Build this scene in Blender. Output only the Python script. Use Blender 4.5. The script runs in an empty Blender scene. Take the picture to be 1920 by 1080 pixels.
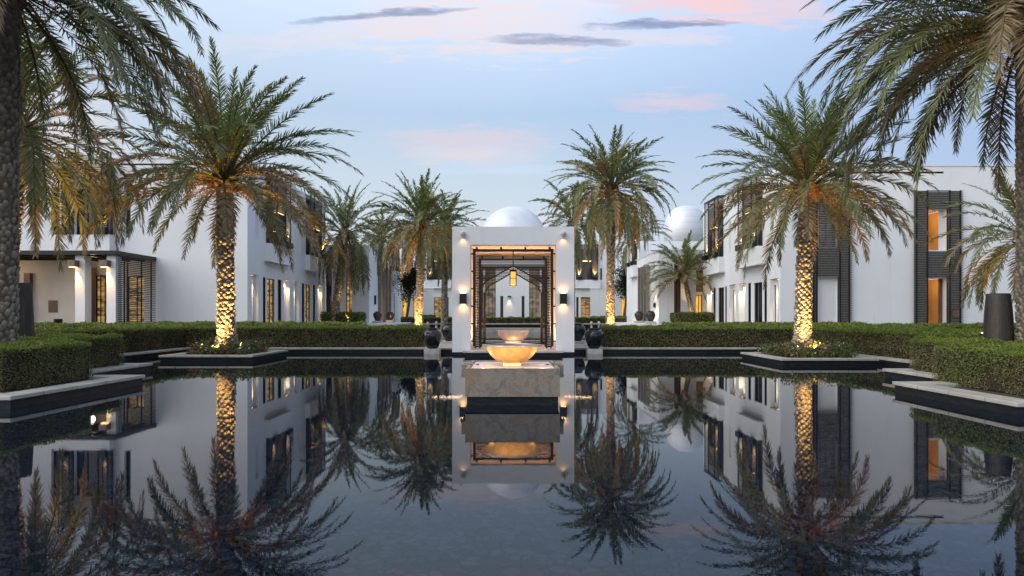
import bpy, math, random
import numpy as np
from mathutils import Vector, Matrix
R = math.radians
PI = math.pi
scene = bpy.context.scene
col = scene.collection

# ------------------------------------------------------------------ camera
F = 1200.0; HOR = 592.0; CH = 1.6
cam_d = bpy.data.cameras.new('camera')
cam = bpy.data.objects.new('camera', cam_d); col.objects.link(cam)
cam_d.sensor_width = 36.0
cam_d.lens = 36.0 * F / 1920.0
cam_d.shift_y = (HOR - 540.0) / 1920.0
cam_d.clip_start = 0.05; cam_d.clip_end = 3000
cam.location = (0, 0, CH); cam.rotation_euler = (R(90), 0, 0)
scene.camera = cam

# ------------------------------------------------------------------ world
def nlink(nt, a, b): nt.links.new(a, b)
class NT:
    def __init__(s, nt): s.nt = nt
    def n(s, t, **kw):
        nd = s.nt.nodes.new(t)
        for k, v in kw.items():
            if k.startswith('i_'):
                key = k[2:]
                nd.inputs[int(key) if key.isdigit() else key].default_value = v
            else: setattr(nd, k, v)
        return nd
    def math(s, op, a, b=None, c=None, clamp=False):
        nd = s.nt.nodes.new('ShaderNodeMath'); nd.operation = op; nd.use_clamp = clamp
        for i, v in enumerate((a, b, c)):
            if v is None: continue
            if isinstance(v, (int, float)): nd.inputs[i].default_value = v
            else: s.nt.links.new(v, nd.inputs[i])
        return nd.outputs[0]
    def mix(s, f, a, b, mode='MIX'):
        nd = s.nt.nodes.new('ShaderNodeMix'); nd.data_type = 'RGBA'; nd.blend_type = mode
        for i, v in ((0, f), (6, a), (7, b)):
            if isinstance(v, (int, float)): nd.inputs[i].default_value = v
            elif isinstance(v, tuple): nd.inputs[i].default_value = (*v, 1) if len(v) == 3 else v
            else: s.nt.links.new(v, nd.inputs[i])
        return nd.outputs[2]
    def ramp(s, f, stops, interp='LINEAR'):
        nd = s.nt.nodes.new('ShaderNodeValToRGB'); nd.color_ramp.interpolation = interp
        e = nd.color_ramp.elements
        while len(e) < len(stops): e.new(0.5)
        for i, (p, c) in enumerate(stops):
            e[i].position = p; e[i].color = (*c, 1) if len(c) == 3 else c
        if f is not None: s.nt.links.new(f, nd.inputs[0])
        return nd.outputs[0]
    def link(s, a, b): s.nt.links.new(a, b)

SUN_EL = 34.0       # soft glow of the evening sky, from the left behind the camera
world = bpy.data.worlds.new('World'); scene.world = world; world.use_nodes = True
w = NT(world.node_tree); world.node_tree.nodes.clear()
tc = w.n('ShaderNodeTexCoord'); sep = w.n('ShaderNodeSeparateXYZ'); w.link(tc.outputs['Generated'], sep.inputs[0])
dx, dy, dz = sep.outputs
up = w.math('MAXIMUM', dz, 0.0)
base = w.ramp(up, [(0.0, (.435, .46, .485)), (0.10, (.40, .445, .485)), (.20, (.345, .41, .48)), (.30, (.275, .37, .50)), (.48, (.47, .56, .71)), (1.0, (.52, .61, .78))])
# bluer to the right, milky in the middle left
yy = w.math('MAXIMUM', dy, 0.05)
u = w.math('DIVIDE', dx, yy); v = w.math('DIVIDE', dz, yy)
rf = w.math('MULTIPLY', w.math('ADD', u, 0.0), 1.25, clamp=True)
base = w.mix(w.math('MULTIPLY', rf, .7), base, (.205, .29, .475))
lf = w.math('MULTIPLY', w.math('SUBTRACT', 0.1, u), 1.2, clamp=True)
base = w.mix(w.math('MULTIPLY', lf, .45), base, (.385, .435, .475))
back = w.math('MULTIPLY', w.math('MULTIPLY', dy, -1.0), 1.0, clamp=True)      # afterglow behind the camera
low = w.math('SUBTRACT', 1.0, w.math('MULTIPLY', up, 1.2), clamp=True)
base = w.mix(w.math('MULTIPLY', back, w.math('MULTIPLY', low, .8)), base, (.70, .70, .74))
cmb = w.n('ShaderNodeCombineXYZ'); w.link(u, cmb.inputs[0]); w.link(v, cmb.inputs[1])
mp = w.n('ShaderNodeMapping'); mp.inputs['Scale'].default_value = (3.2, 17.0, 1); w.link(cmb.outputs[0], mp.inputs[0])
nz = w.n('ShaderNodeTexNoise', i_Scale=1.6, i_Detail=7.0, i_Roughness=.58); w.link(mp.outputs[0], nz.inputs['Vector'])
nz2 = w.n('ShaderNodeTexNoise', i_Scale=.55, i_Detail=4.0, i_Roughness=.5); w.link(mp.outputs[0], nz2.inputs['Vector'])
mp3 = w.n('ShaderNodeMapping'); mp3.inputs['Scale'].default_value = (9, 60.0, 1); w.link(cmb.outputs[0], mp3.inputs[0])
nz3 = w.n('ShaderNodeTexNoise', i_Scale=1.5, i_Detail=8.0, i_Roughness=.62); w.link(mp3.outputs[0], nz3.inputs['Vector'])
wrp = w.n('ShaderNodeTexNoise', i_Scale=9.0, i_Detail=6.0, i_Roughness=.6); w.link(cmb.outputs[0], wrp.inputs['Vector'])
front = w.math('MULTIPLY', w.math('SUBTRACT', dy, .1), 6.0, clamp=True)
def streak(px, py, rx, ry, slope=0.0, namp=1.1, soft=1.0, src=None):
    cu, cv = (px - 960) / F, (HOR - py) / F
    a = w.math('ADD', w.math('SUBTRACT', u, cu), w.math('MULTIPLY', w.math('SUBTRACT', wrp.outputs[0], .5), rx / F * .9))
    b = w.math('ADD', w.math('SUBTRACT', w.math('SUBTRACT', v, cv), w.math('MULTIPLY', a, slope)), w.math('MULTIPLY', w.math('SUBTRACT', nz3.outputs[0], .5), ry / F * 3.6))
    a2 = w.math('POWER', w.math('ABSOLUTE', w.math('DIVIDE', a, rx / F)), 2.0)
    b2 = w.math('POWER', w.math('ABSOLUTE', w.math('DIVIDE', b, ry / F)), 2.0)
    d = w.math('SUBTRACT', 1.0, w.math('ADD', a2, b2))
    d = w.math('ADD', d, w.math('MULTIPLY', w.math('SUBTRACT', (src or nz).outputs[0], .5), namp * 2))
    return w.math('MULTIPLY', w.math('MULTIPLY', d, soft, clamp=True), front, clamp=True)
pink = (.56, .385, .39); peach = (.56, .455, .44); grey = (.17, .20, .31)
for args, c, k in (((930, 40, 300, 75, -.05, .9, .9, nz2), peach, .75), ((1330, 5, 260, 42, -.06, .8, 1.0, nz2), pink, .9),
                   ((700, 58, 330, 30, .1, .8, .8, nz2), peach, .5), ((1270, 192, 130, 24, 0, .9, .8, nz2), pink, .55),
                   ((1250, 72, 150, 18, .0, .9, .8, nz2), peach, .6),
                   ((880, 262, 180, 32, 0, .9, .7, nz2), pink, .6), ((870, 292, 160, 20, 0, .8, .7, nz2), peach, .5),
                   ((120, 235, 130, 90, 0, .5, .7, nz2), peach, .5),
                   ((930, 318, 150, 16, 0, .8, .5, nz), (.45, .55, .72), .35)):
    base = w.mix(w.math('MULTIPLY', streak(*args), k), base, c)
for args, k in (((720, 27, 190, 9, .075, .9, 1.1), .85), ((1235, 45, 180, 11, .02, .9, 1.2), .95),
                ((1040, 76, 150, 11, -.03, .9, 1.1), .85)):
    base = w.mix(w.math('MULTIPLY', streak(*args), k), base, grey)
sky = w.n('ShaderNodeTexSky'); sky.sky_type = 'NISHITA'; sky.sun_disc = False
sky.sun_elevation = R(4); sky.sun_rotation = R(240); sky.air_density = 1.0; sky.dust_density = .5
skm = w.mix(1.0, sky.outputs[0], (.08, .08, .08), 'MULTIPLY')
base = w.mix(.06, base, skm)
bg = w.n('ShaderNodeBackground', i_Strength=1.0); w.link(base, bg.inputs[0])
wo = w.n('ShaderNodeOutputWorld'); w.link(bg.outputs[0], wo.inputs[0])

sd = bpy.data.lights.new('sun', 'SUN'); sd.energy = 1.55; sd.angle = R(75); sd.color = (1.0, .97, .96)
so = bpy.data.objects.new('sun', sd); col.objects.link(so); so.location = (-10, -30, 30)
so.rotation_euler = Vector((math.cos(R(SUN_EL)) * math.sin(R(70)), math.cos(R(SUN_EL)) * math.cos(R(70)), -math.sin(R(SUN_EL)))).to_track_quat('-Z', 'Y').to_euler()

scene.view_settings.view_transform = 'Standard'; scene.view_settings.look = 'None'
scene.view_settings.exposure = 0.86; scene.view_settings.gamma = 1.0
scene.render.engine = 'CYCLES'
scene.render.resolution_x = 1024; scene.render.resolution_y = 576
scene.cycles.max_bounces = 6; scene.cycles.sample_clamp_indirect = 4.0

# ------------------------------------------------------------------ materials
def mat(name, base=(.5, .5, .5), rough=.6, metal=0.0, build=None, spec=.5):
    m = bpy.data.materials.new(name); m.use_nodes = True
    t = NT(m.node_tree); b = m.node_tree.nodes['Principled BSDF']
    b.inputs['Base Color'].default_value = (*base, 1); b.inputs['Roughness'].default_value = rough
    b.inputs['Metallic'].default_value = metal; b.inputs['Specular IOR Level'].default_value = spec
    if build: build(t, b)
    return m
def objco(t, scale=(1, 1, 1)):
    tc = t.n('ShaderNodeTexCoord'); mp = t.n('ShaderNodeMapping'); mp.inputs['Scale'].default_value = scale
    t.link(tc.outputs['Object'], mp.inputs[0]); return mp.outputs[0]
def noise(t, co, sc, det=4.0, ro=.55):
    n = t.n('ShaderNodeTexNoise', i_Scale=sc, i_Detail=det, i_Roughness=ro); t.link(co, n.inputs['Vector']); return n.outputs[0]
def bump(t, b, h, s, d=.02):
    bp = t.n('ShaderNodeBump', i_Strength=s, i_Distance=d); t.link(h, bp.inputs['Height']); t.link(bp.outputs[0], b.inputs['Normal'])
def noisy(c1, c2, sc=3.0, bs=.3, bd=.01, stretch=(1, 1, 1), bsc=40.0, lo=.35, hi=.65):
    def f(t, b):
        co = objco(t, stretch)
        c = t.ramp(noise(t, co, sc, 5), [(lo, c1), (hi, c2)])
        t.link(c, b.inputs['Base Color'])
        if bs: bump(t, b, noise(t, objco(t), bsc, 3), bs, bd)
    return f
def plaster_f(t, b):
    co = objco(t)
    c = t.ramp(noise(t, co, .35, 5), [(.3, (.78, .775, .76)), (.7, (.85, .845, .835))])
    st = noise(t, objco(t, (2.2, 2.2, .16)), 1.0, 5, .6)
    c = t.mix(t.math('MULTIPLY', t.math('SUBTRACT', st, .55, clamp=True), 1.6, clamp=True), c, (.64, .61, .57))
    t.link(c, b.inputs['Base Color']); bump(t, b, noise(t, co, 22, 4), .22, .006)
M = {}
M['plaster'] = mat('white_plaster', rough=.85, build=plaster_f, spec=.25)
M['warmplaster'] = mat('beige_plaster', rough=.85, build=noisy((.60, .53, .45), (.70, .63, .55), .6, .1), spec=.2)
def coping_f(t, b):
    tcn = t.n('ShaderNodeTexCoord')
    n = noise(t, tcn.outputs['Object'], 2.2, 6); n2 = noise(t, tcn.outputs['Object'], 14, 4)
    c = t.ramp(n, [(.3, (.33, .305, .255)), (.55, (.47, .435, .37)), (.75, (.56, .53, .46))])
    c = t.mix(t.math('MULTIPLY', n2, .35), c, (.28, .26, .23))
    br = t.n('ShaderNodeTexBrick', i_Scale=1.0); br.offset = 0
    br.inputs['Color1'].default_value = (1, 1, 1, 1); br.inputs['Color2'].default_value = (.86, .86, .86, 1); br.inputs['Mortar'].default_value = (.45, .44, .42, 1)
    br.inputs['Mortar Size'].default_value = .012; br.inputs['Brick Width'].default_value = .9; br.inputs['Row Height'].default_value = .9
    t.link(tcn.outputs['Object'], br.inputs['Vector'])
    t.link(t.mix(1.0, c, br.outputs[0], 'MULTIPLY'), b.inputs['Base Color']); bump(t, b, n2, .3, .01)
M['coping'] = mat('pale_coping_stone', rough=.6, build=coping_f)
M['stone'] = mat('pale_stone', rough=.6, build=noisy((.42, .39, .35), (.58, .55, .50), 2.5, .25))
M['pinkstone'] = mat('pink_limestone', rough=.55, build=noisy((.62, .52, .45), (.72, .62, .55), 4, .15))
def tile_f(t, b):
    co = objco(t); br = t.n('ShaderNodeTexBrick', i_Scale=1.0); br.offset = .5
    tcn = t.n('ShaderNodeTexCoord'); sp = t.n('ShaderNodeSeparateXYZ'); t.link(tcn.outputs['Object'], sp.inputs[0])
    cb = t.n('ShaderNodeCombineXYZ'); t.link(t.math('ADD', sp.outputs[0], sp.outputs[1]), cb.inputs[0]); t.link(sp.outputs[2], cb.inputs[1])
    t.link(cb.outputs[0], br.inputs['Vector'])
    br.inputs['Color1'].default_value = (.010, .013, .015, 1); br.inputs['Color2'].default_value = (.022, .028, .030, 1)
    br.inputs['Mortar'].default_value = (.005, .005, .006, 1); br.inputs['Brick Width'].default_value = .1; br.inputs['Row Height'].default_value = .035; br.inputs['Mortar Size'].default_value = .003
    t.link(br.outputs[0], b.inputs['Base Color'])
M['tile'] = mat('black_tile', rough=.4, build=tile_f, spec=.18)
M['dark'] = mat('dark_bronze_metal', (.012, .011, .010), .45, .3)
M['louvre'] = mat('grey_brown_louvre', rough=.6, build=noisy((.17, .158, .138), (.23, .215, .19), 6, .1))
M['backing'] = mat('dark_backing_board', (.03, .03, .03), .7)
M['wood'] = mat('brown_timber', rough=.5, build=noisy((.10, .05, .025), (.19, .095, .045), 4, .1, stretch=(6, 6, .5)))
M['lampbox'] = mat('copper_brown_metal', rough=.5, metal=.3, build=noisy((.16, .10, .07), (.24, .16, .12), 8, .1))
M['jar'] = mat('black_glazed_ceramic', rough=.14, build=noisy((.008, .008, .010), (.025, .024, .026), 6, .12, .01, bsc=9))
M['jarbrown'] = mat('brown_glazed_ceramic', rough=.25, build=noisy((.03, .022, .018), (.07, .05, .04), 6, .12, .01, bsc=9))
def vase_f(t, b):
    co = objco(t, (5, 5, .6))
    c = t.ramp(noise(t, co, 1.6, 6, .65), [(.3, (.012, .011, .010)), (.5, (.028, .023, .019)), (.62, (.05, .030, .018)), (.8, (.075, .07, .066))])
    t.link(c, b.inputs['Base Color']); bump(t, b, noise(t, objco(t), 14, 5), .5, .02)
M['vase'] = mat('weathered_dark_bronze', rough=.5, metal=.15, build=vase_f)
def bowl_f(t, b):
    n = noise(t, objco(t), 9, 6, .65)
    t.link(t.ramp(n, [(.3, (.42, .27, .11)), (.7, (.60, .42, .20))]), b.inputs['Base Color'])
    t.link(t.ramp(n, [(.3, (.42,) * 3), (.7, (.60,) * 3)]), b.inputs['Roughness'])
M['bowl'] = mat('gilded_bowl_metal', metal=.55, build=bowl_f)
M['bowlrim'] = mat('grey_metal_rim', rough=.4, metal=.6, build=noisy((.30, .30, .30), (.42, .42, .41), 10, .1))
def marble_f(t, b):
    co = objco(t); n = noise(t, co, 1.7, 8, .62)
    nd = t.n('ShaderNodeTexNoise', i_Scale=3.4, i_Detail=8.0, i_Roughness=.7, i_Distortion=.9); t.link(co, nd.inputs['Vector'])
    c = t.ramp(nd.outputs[0], [(.30, (.09, .072, .055)), (.43, (.165, .135, .10)), (.5, (.25, .215, .17)), (.58, (.17, .12, .08)), (.72, (.22, .19, .15))])
    c = t.mix(t.math('MULTIPLY', t.math('SUBTRACT', n, .5, clamp=True), 3.0, clamp=True), c, (.26, .14, .065))
    n3 = noise(t, objco(t, (1, 1, 3)), 9, 5, .7)
    c = t.mix(t.math('MULTIPLY', n3, .35), c, (.26, .25, .23))
    t.link(c, b.inputs['Base Color']); bump(t, b, n3, .25, .01)
M['marble'] = mat('veined_travertine', rough=.45, build=marble_f)
M['dome'] = mat('silver_dome_paint', rough=.45, metal=.15, build=noisy((.66, .67, .69), (.74, .75, .77), 1.5, .05))
def bigdome_f(t, b):
    tcn = t.n('ShaderNodeTexCoord'); sp = t.n('ShaderNodeSeparateXYZ'); t.link(tcn.outputs['Object'], sp.inputs[0])
    fr = t.math('FRACT', t.math('MULTIPLY', sp.outputs[2], 1.25))
    c = t.ramp(fr, [(0.0, (.42, .43, .46)), (.06, (.66, .66, .68)), (1.0, (.70, .70, .72))])
    t.link(c, b.inputs['Base Color'])
M['bigdome'] = mat('banded_silver_cladding', rough=.5, metal=.25, build=bigdome_f)
def glass_f(t, b):
    t.link(t.ramp(noise(t, objco(t, (.4, .4, .15)), 1.6, 3), [(.35, (.02, .022, .024)), (.6, (.05, .045, .04)), (.75, (.10, .075, .05))]), b.inputs['Base Color'])
M['glass'] = mat('dark_window_glass', rough=.06, build=glass_f, spec=.8)
M['slitglass'] = mat('narrow_dark_glass', (.03, .035, .038), .15, spec=.6)
def lit_f(c1, c2, s, sc=(1.5, 1.5, .8)):
    def f(t, b):
        n = noise(t, objco(t, sc), 2.2, 4, .6)
        c = t.ramp(n, [(.38, c1), (.62, c2)])
        t.link(c, b.inputs['Emission Color']); b.inputs['Emission Strength'].default_value = s
        b.inputs['Base Color'].default_value = (.08, .05, .03, 1)
    return f
M['litroom'] = mat('lit_room_amber', rough=.2, build=lit_f((.035, .022, .012), (.60, .36, .13), .45, (.9, .9, 3.0)))
M['litgold'] = mat('lit_room_gold', rough=.3, build=lit_f((.55, .24, .02), (.95, .48, .05), .75))
M['orange'] = mat('orange_room_wall', rough=.7, build=noisy((.72, .46, .17), (.78, .52, .22), 1, 0))
M['dimroom'] = mat('dim_room_glass', rough=.1, build=lit_f((.03, .03, .03), (.26, .20, .13), .45, (.5, .5, .9)))
M['curtain'] = mat('cream_curtain', (.75, .6, .45), .8)
def em(name, c, s):
    return mat(name, c, .5, build=lambda t, b: (setattr(b.inputs['Emission Color'], 'default_value', (*c, 1)), setattr(b.inputs['Emission Strength'], 'default_value', s)))
M['glow'] = em('lamp_glow', (1.0, .62, .22), 4.0)
M['lantern'] = em('lantern_panel', (1.0, .50, .10), .75)
M['hotglow'] = em('lamp_lens', (1.0, .62, .26), 4.0)
def attr_mat(name, transl, rough=.6, spec=.25, mul=1.0):
    m = bpy.data.materials.new(name); m.use_nodes = True; t = NT(m.node_tree); b = m.node_tree.nodes['Principled BSDF']
    at = t.n('ShaderNodeAttribute'); at.attribute_name = 'col'
    b.inputs['Roughness'].default_value = rough; b.inputs['Specular IOR Level'].default_value = spec
    t.link(at.outputs['Color'], b.inputs['Base Color'])
    if transl:
        tr = t.n('ShaderNodeBsdfTranslucent'); t.link(at.outputs['Color'], tr.inputs[0])
        mx = t.n('ShaderNodeMixShader', i_0=transl); t.link(b.outputs[0], mx.inputs[1]); t.link(tr.outputs[0], mx.inputs[2])
        t.link(mx.outputs[0], m.node_tree.nodes['Material Output'].inputs[0])
    return m
M['frond'] = attr_mat('palm_frond', .22, .5, .35)
M['leaf'] = attr_mat('hedge_leaf', .18, .6, .2)
M['bark'] = attr_mat('palm_bark', 0, .85, .15)
M['stalk'] = mat('orange_date_stalks', (.48, .22, .05), .6)
M['twig'] = mat('hedge_twigs', rough=.9, build=noisy((.022, .020, .012), (.05, .042, .026), 14, .6, .03, bsc=30), spec=.1)
M['soil'] = mat('garden_soil', rough=.95, build=noisy((.035, .028, .018), (.07, .055, .035), 5, .6, .03))
M['lawn'] = mat('lawn', rough=.9, build=noisy((.03, .06, .012), (.05, .09, .02), 4, .5, .03))
M['paving'] = mat('stone_paving', rough=.7, build=coping_f)
def water_f(t, b):
    tcn = t.n('ShaderNodeTexCoord'); co = tcn.outputs['Object']
    nw = t.n('ShaderNodeTexNoise', i_Scale=2.5, i_Detail=2.0); t.link(co, nw.inputs['Vector'])
    wv = t.mix(.12, co, nw.outputs['Color'])
    vo = t.n('ShaderNodeTexVoronoi', feature='DISTANCE_TO_EDGE', i_Scale=12.0); t.link(wv, vo.inputs['Vector'])
    vc = t.n('ShaderNodeTexVoronoi', i_Scale=12.0); t.link(wv, vc.inputs['Vector'])
    edge = t.math('MULTIPLY', vo.outputs['Distance'], 9.0, clamp=True)
    sp = t.n('ShaderNodeSeparateColor'); t.link(vc.outputs['Color'], sp.inputs[0])
    peb = t.ramp(sp.outputs[0], [(0, (.003, .006, .011)), (1, (.012, .017, .028))])
    t.link(t.mix(edge, (.0008, .001, .002), peb), b.inputs['Base Color'])
    b.inputs['IOR'].default_value = 1.30; b.inputs['Roughness'].default_value = .012; b.inputs['Specular IOR Level'].default_value = .5
    mp = t.n('ShaderNodeMapping'); mp.inputs['Scale'].default_value = (1.6, 3.2, 1); t.link(co, mp.inputs[0])
    n1 = noise(t, mp.outputs[0], 4.5, 3, .5); n2 = noise(t, mp.outputs[0], .6, 2, .5)
    h = t.math('ADD', t.math('MULTIPLY', n1, .26), t.math('MULTIPLY', edge, .06))
    h = t.math('ADD', h, t.math('MULTIPLY', n2, .2))
    bump(t, b, h, 1.0, .00022)
M['water'] = mat('dark_pool_water', build=water_f)
M['falling'] = mat('falling_water', (.9, .85, .75), .1, build=lambda t, b: setattr(b.inputs['Transmission Weight'], 'default_value', .85))

# ------------------------------------------------------------------ mesh helpers
OFF = {}
class MB:
    def __init__(s): s.v = []; s.f = []
    def quad(s, a, b, c, d):
        i = len(s.v); s.v += [tuple(a), tuple(b), tuple(c), tuple(d)]; s.f.append((i, i+1, i+2, i+3)); return s
    def box(s, x0, x1, y0, y1, z0, z1):
        i = len(s.v)
        s.v += [(x0,y0,z0),(x1,y0,z0),(x1,y1,z0),(x0,y1,z0),(x0,y0,z1),(x1,y0,z1),(x1,y1,z1),(x0,y1,z1)]
        s.f += [(i,i+3,i+2,i+1),(i+4,i+5,i+6,i+7),(i,i+1,i+5,i+4),(i+1,i+2,i+6,i+5),(i+2,i+3,i+7,i+6),(i+3,i,i+4,i+7)]
        return s
    def lathe(s, cx, cy, prof, n=32, cap=True):
        i0 = len(s.v)
        for r, z in prof:
            for k in range(n):
                a = 2*PI*k/n; s.v.append((cx + r*math.cos(a), cy + r*math.sin(a), z))
        for j in range(len(prof)-1):
            for k in range(n):
                a = i0+j*n+k; b = i0+j*n+(k+1) % n
                s.f.append((a, b, b+n, a+n))
        if cap:
            s.f.append(tuple(i0+k for k in reversed(range(n)))); s.f.append(tuple(i0+(len(prof)-1)*n+k for k in range(n)))
        return s
    def tube(s, pts, r, n=6):
        i0 = len(s.v); P = [Vector(p) for p in pts]
        rr = r if isinstance(r, (list, tuple)) else [r]*len(P)
        for j, p in enumerate(P):
            t = (P[min(j+1, len(P)-1)] - P[max(j-1, 0)]).normalized()
            a = t.cross(Vector((0, 0, 1)) if abs(t.z) < .95 else Vector((1, 0, 0))).normalized(); b = a.cross(t)
            for k in range(n):
                q = p + (a*math.cos(2*PI*k/n) + b*math.sin(2*PI*k/n))*rr[j]; s.v.append(tuple(q))
        for j in range(len(P)-1):
            for k in range(n):
                a = i0+j*n+k; b = i0+j*n+(k+1) % n; s.f.append((a, b, b+n, a+n))
        s.f.append(tuple(i0+k for k in reversed(range(n)))); s.f.append(tuple(i0+(len(P)-1)*n+k for k in range(n)))
        return s
    def bar(s, p, q, wx, wy):      # square bar along p-q in the X-Z plane, wx thickness in plane, wy depth
        p = Vector(p); q = Vector(q); t = (q-p).normalized(); nrm = Vector((-t.z, 0, t.x)) * wx/2; dy_ = Vector((0, wy/2, 0)); i = len(s.v)
        for e in (p, q):
            for a, b in ((-1,-1),(1,-1),(1,1),(-1,1)): s.v.append(tuple(e + nrm*a + dy_*b))
        s.f += [(i,i+1,i+2,i+3),(i+7,i+6,i+5,i+4)] + [(i+k, i+4+k, i+4+(k+1)%4, i+(k+1)%4) for k in range(4)]
        return s
    def build(s, name, m, parent=None, smooth=False, loc=None, bevel=0):
        off = OFF.get(parent.name, (0,0,0)) if parent else (loc or (0,0,0))
        me = bpy.data.meshes.new(name)
        me.from_pydata([(a-off[0], b-off[1], c-off[2]) for a, b, c in s.v], [], s.f)
        me.materials.append(M[m] if isinstance(m, str) else m)
        if smooth: me.polygons.foreach_set('use_smooth', [True]*len(me.polygons))
        me.update()
        o = bpy.data.objects.new(name, me); col.objects.link(o)
        if parent: o.parent = parent
        else: o.location = off
        OFF[o.name] = off
        if bevel:
            bv = o.modifiers.new('bevel', 'BEVEL'); bv.width = bevel; bv.segments = 2; bv.limit_method = 'ANGLE'; bv.angle_limit = R(40)
        return o
def npmesh(name, V, Fc, m, parent=None, colr=None, loc=(0,0,0), smooth=False):
    """V (n,3) float, Fc list of arrays of faces (quads or tris arrays) ; colr per-vertex (n,3)"""
    off = OFF.get(parent.name, (0,0,0)) if parent else loc
    V = np.asarray(V, dtype=np.float32) - np.asarray(off, dtype=np.float32)
    loops = np.concatenate([f.reshape(-1) for f in Fc]).astype(np.int32)
    tot = np.concatenate([np.full(len(f), f.shape[1], dtype=np.int32) for f in Fc])
    st = np.concatenate([[0], np.cumsum(tot)[:-1]]).astype(np.int32)
    me = bpy.data.meshes.new(name)
    me.vertices.add(len(V)); me.vertices.foreach_set('co', V.reshape(-1))
    me.loops.add(len(loops)); me.loops.foreach_set('vertex_index', loops)
    me.polygons.add(len(tot)); me.polygons.foreach_set('loop_start', st); me.polygons.foreach_set('loop_total', tot)
    if smooth: me.polygons.foreach_set('use_smooth', np.ones(len(tot), dtype=bool))
    if colr is not None:
        ca = me.color_attributes.new('col', 'FLOAT_COLOR', 'POINT')
        ca.data.foreach_set('color', np.concatenate([colr, np.ones((len(colr), 1))], 1).astype(np.float32).reshape(-1))
    me.materials.append(M[m]); me.update(calc_edges=True); me.validate()
    o = bpy.data.objects.new(name, me); col.objects.link(o)
    if parent: o.parent = parent
    else: o.location = off
    OFF[o.name] = off
    return o
def tag(o, label, cat, group=None):
    o['label'] = label; o['category'] = cat
    if group: o['group'] = group
    return o
def thing(name, label, cat, loc=(0,0,0), group=None):
    o = bpy.data.objects.new(name, None); o.empty_display_size = .2; col.objects.link(o); o.location = loc; OFF[o.name] = tuple(loc)
    return tag(o, label, cat, group)
def struct(o): o['kind'] = 'structure'; return o
def stuff(o): o['kind'] = 'stuff'; return o
def px(x, y, Y): return Vector(((x-960)*Y/F, Y, CH + (HOR-y)*Y/F))
def spot(parent, loc, target, power, ang=60, blend=.6, size=.04, color=(1.0, .62, .26), name='lamp_light'):
    d = bpy.data.lights.new(name, 'SPOT'); d.energy = power; d.spot_size = R(ang); d.spot_blend = blend; d.shadow_soft_size = size; d.color = color
    o = bpy.data.objects.new(name, d); col.objects.link(o)
    off = OFF.get(parent.name, (0,0,0)) if parent else (0,0,0)
    o.location = Vector(loc) - Vector(off); o.rotation_euler = (Vector(target)-Vector(loc)).to_track_quat('-Z', 'Y').to_euler()
    if parent: o.parent = parent
    return o
def point(parent, loc, power, size=.05, color=(1.0, .62, .26), name='lamp_light'):
    d = bpy.data.lights.new(name, 'POINT'); d.energy = power; d.shadow_soft_size = size; d.color = color
    o = bpy.data.objects.new(name, d); col.objects.link(o)
    off = OFF.get(parent.name, (0,0,0)) if parent else (0,0,0)
    o.location = Vector(loc) - Vector(off)
    if parent: o.parent = parent
    return o

# ------------------------------------------------------------------ setting: ground, water, terraces
struct(MB().quad((-900,-900,-.6),(900,-900,-.6),(900,900,-.6),(-900,900,-.6)).build('ground', 'soil'))
struct(MB().quad((-34,-20,0),(34,-20,0),(34,27.6,0),(-34,27.6,0)).build('pool_water', 'water'))
def land(name, x0, x1, y0, y1, z, side='tile', top='soil'):
    struct(MB().box(x0, x1, y0, y1, -.55, z-.07).build(name, side))
    struct(MB().box(x0+.3, x1-.3, y0+.3, y1-.3, z-.066, z-.03).build('garden_soil', top))
LX1, LX2, LX3 = -8.6, -10.5, -13.9
RX1, RX2, RX3 = 8.02, 9.72, 12.1
BY = 27.4
for nm, a in (('garden_terrace', (-34, LX1, 10.97, 14.9)), ('garden_terrace', (-34, LX2, 14.9, 18.6)), ('garden_terrace', (-34, LX3, 18.6, BY)),
              ('garden_terrace', (RX1, 34, 10.15, 13.4)), ('garden_terrace', (RX2, 34, 13.4, 16.7)), ('garden_terrace', (RX3, 34, 16.7, BY))):
    struct(MB().box(*a, -.55, .15).build(nm, 'tile'))
struct(MB().box(-60, 60, BY, 46, -.55, .15).build('garden_terrace', 'tile'))
struct(MB().box(-60, 60, 46, 57.5, -.55, .15).build('garden_terrace', 'soil'))
struct(MB().box(-200, 200, 57.5, 400, -.55, .85).build('upper_terrace', 'tile'))
# soil sheets
sb = MB()
for a in ((-34, LX1-.5, 11.5, 14.5), (-34, LX2-.5, 14.5, 18.1), (-34, LX3-.5, 18.1, 27.9), (RX1+.5, 34, 10.7, 12.9), (RX2+.5, 34, 12.9, 16.2), (RX3+.5, 34, 16.2, 27.9),
          (-34, -4.1, 27.9, 57.4), (4.2, 34, 27.9, 57.4)):
    sb.quad((a[0],a[2],.17),(a[1],a[2],.17),(a[1],a[3],.17),(a[0],a[3],.17))
struct(sb.build('garden_soil', 'soil'))
struct(MB().quad((-200,58,.86),(200,58,.86),(200,380,.86),(-200,380,.86)).build('lawn', 'lawn'))
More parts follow.
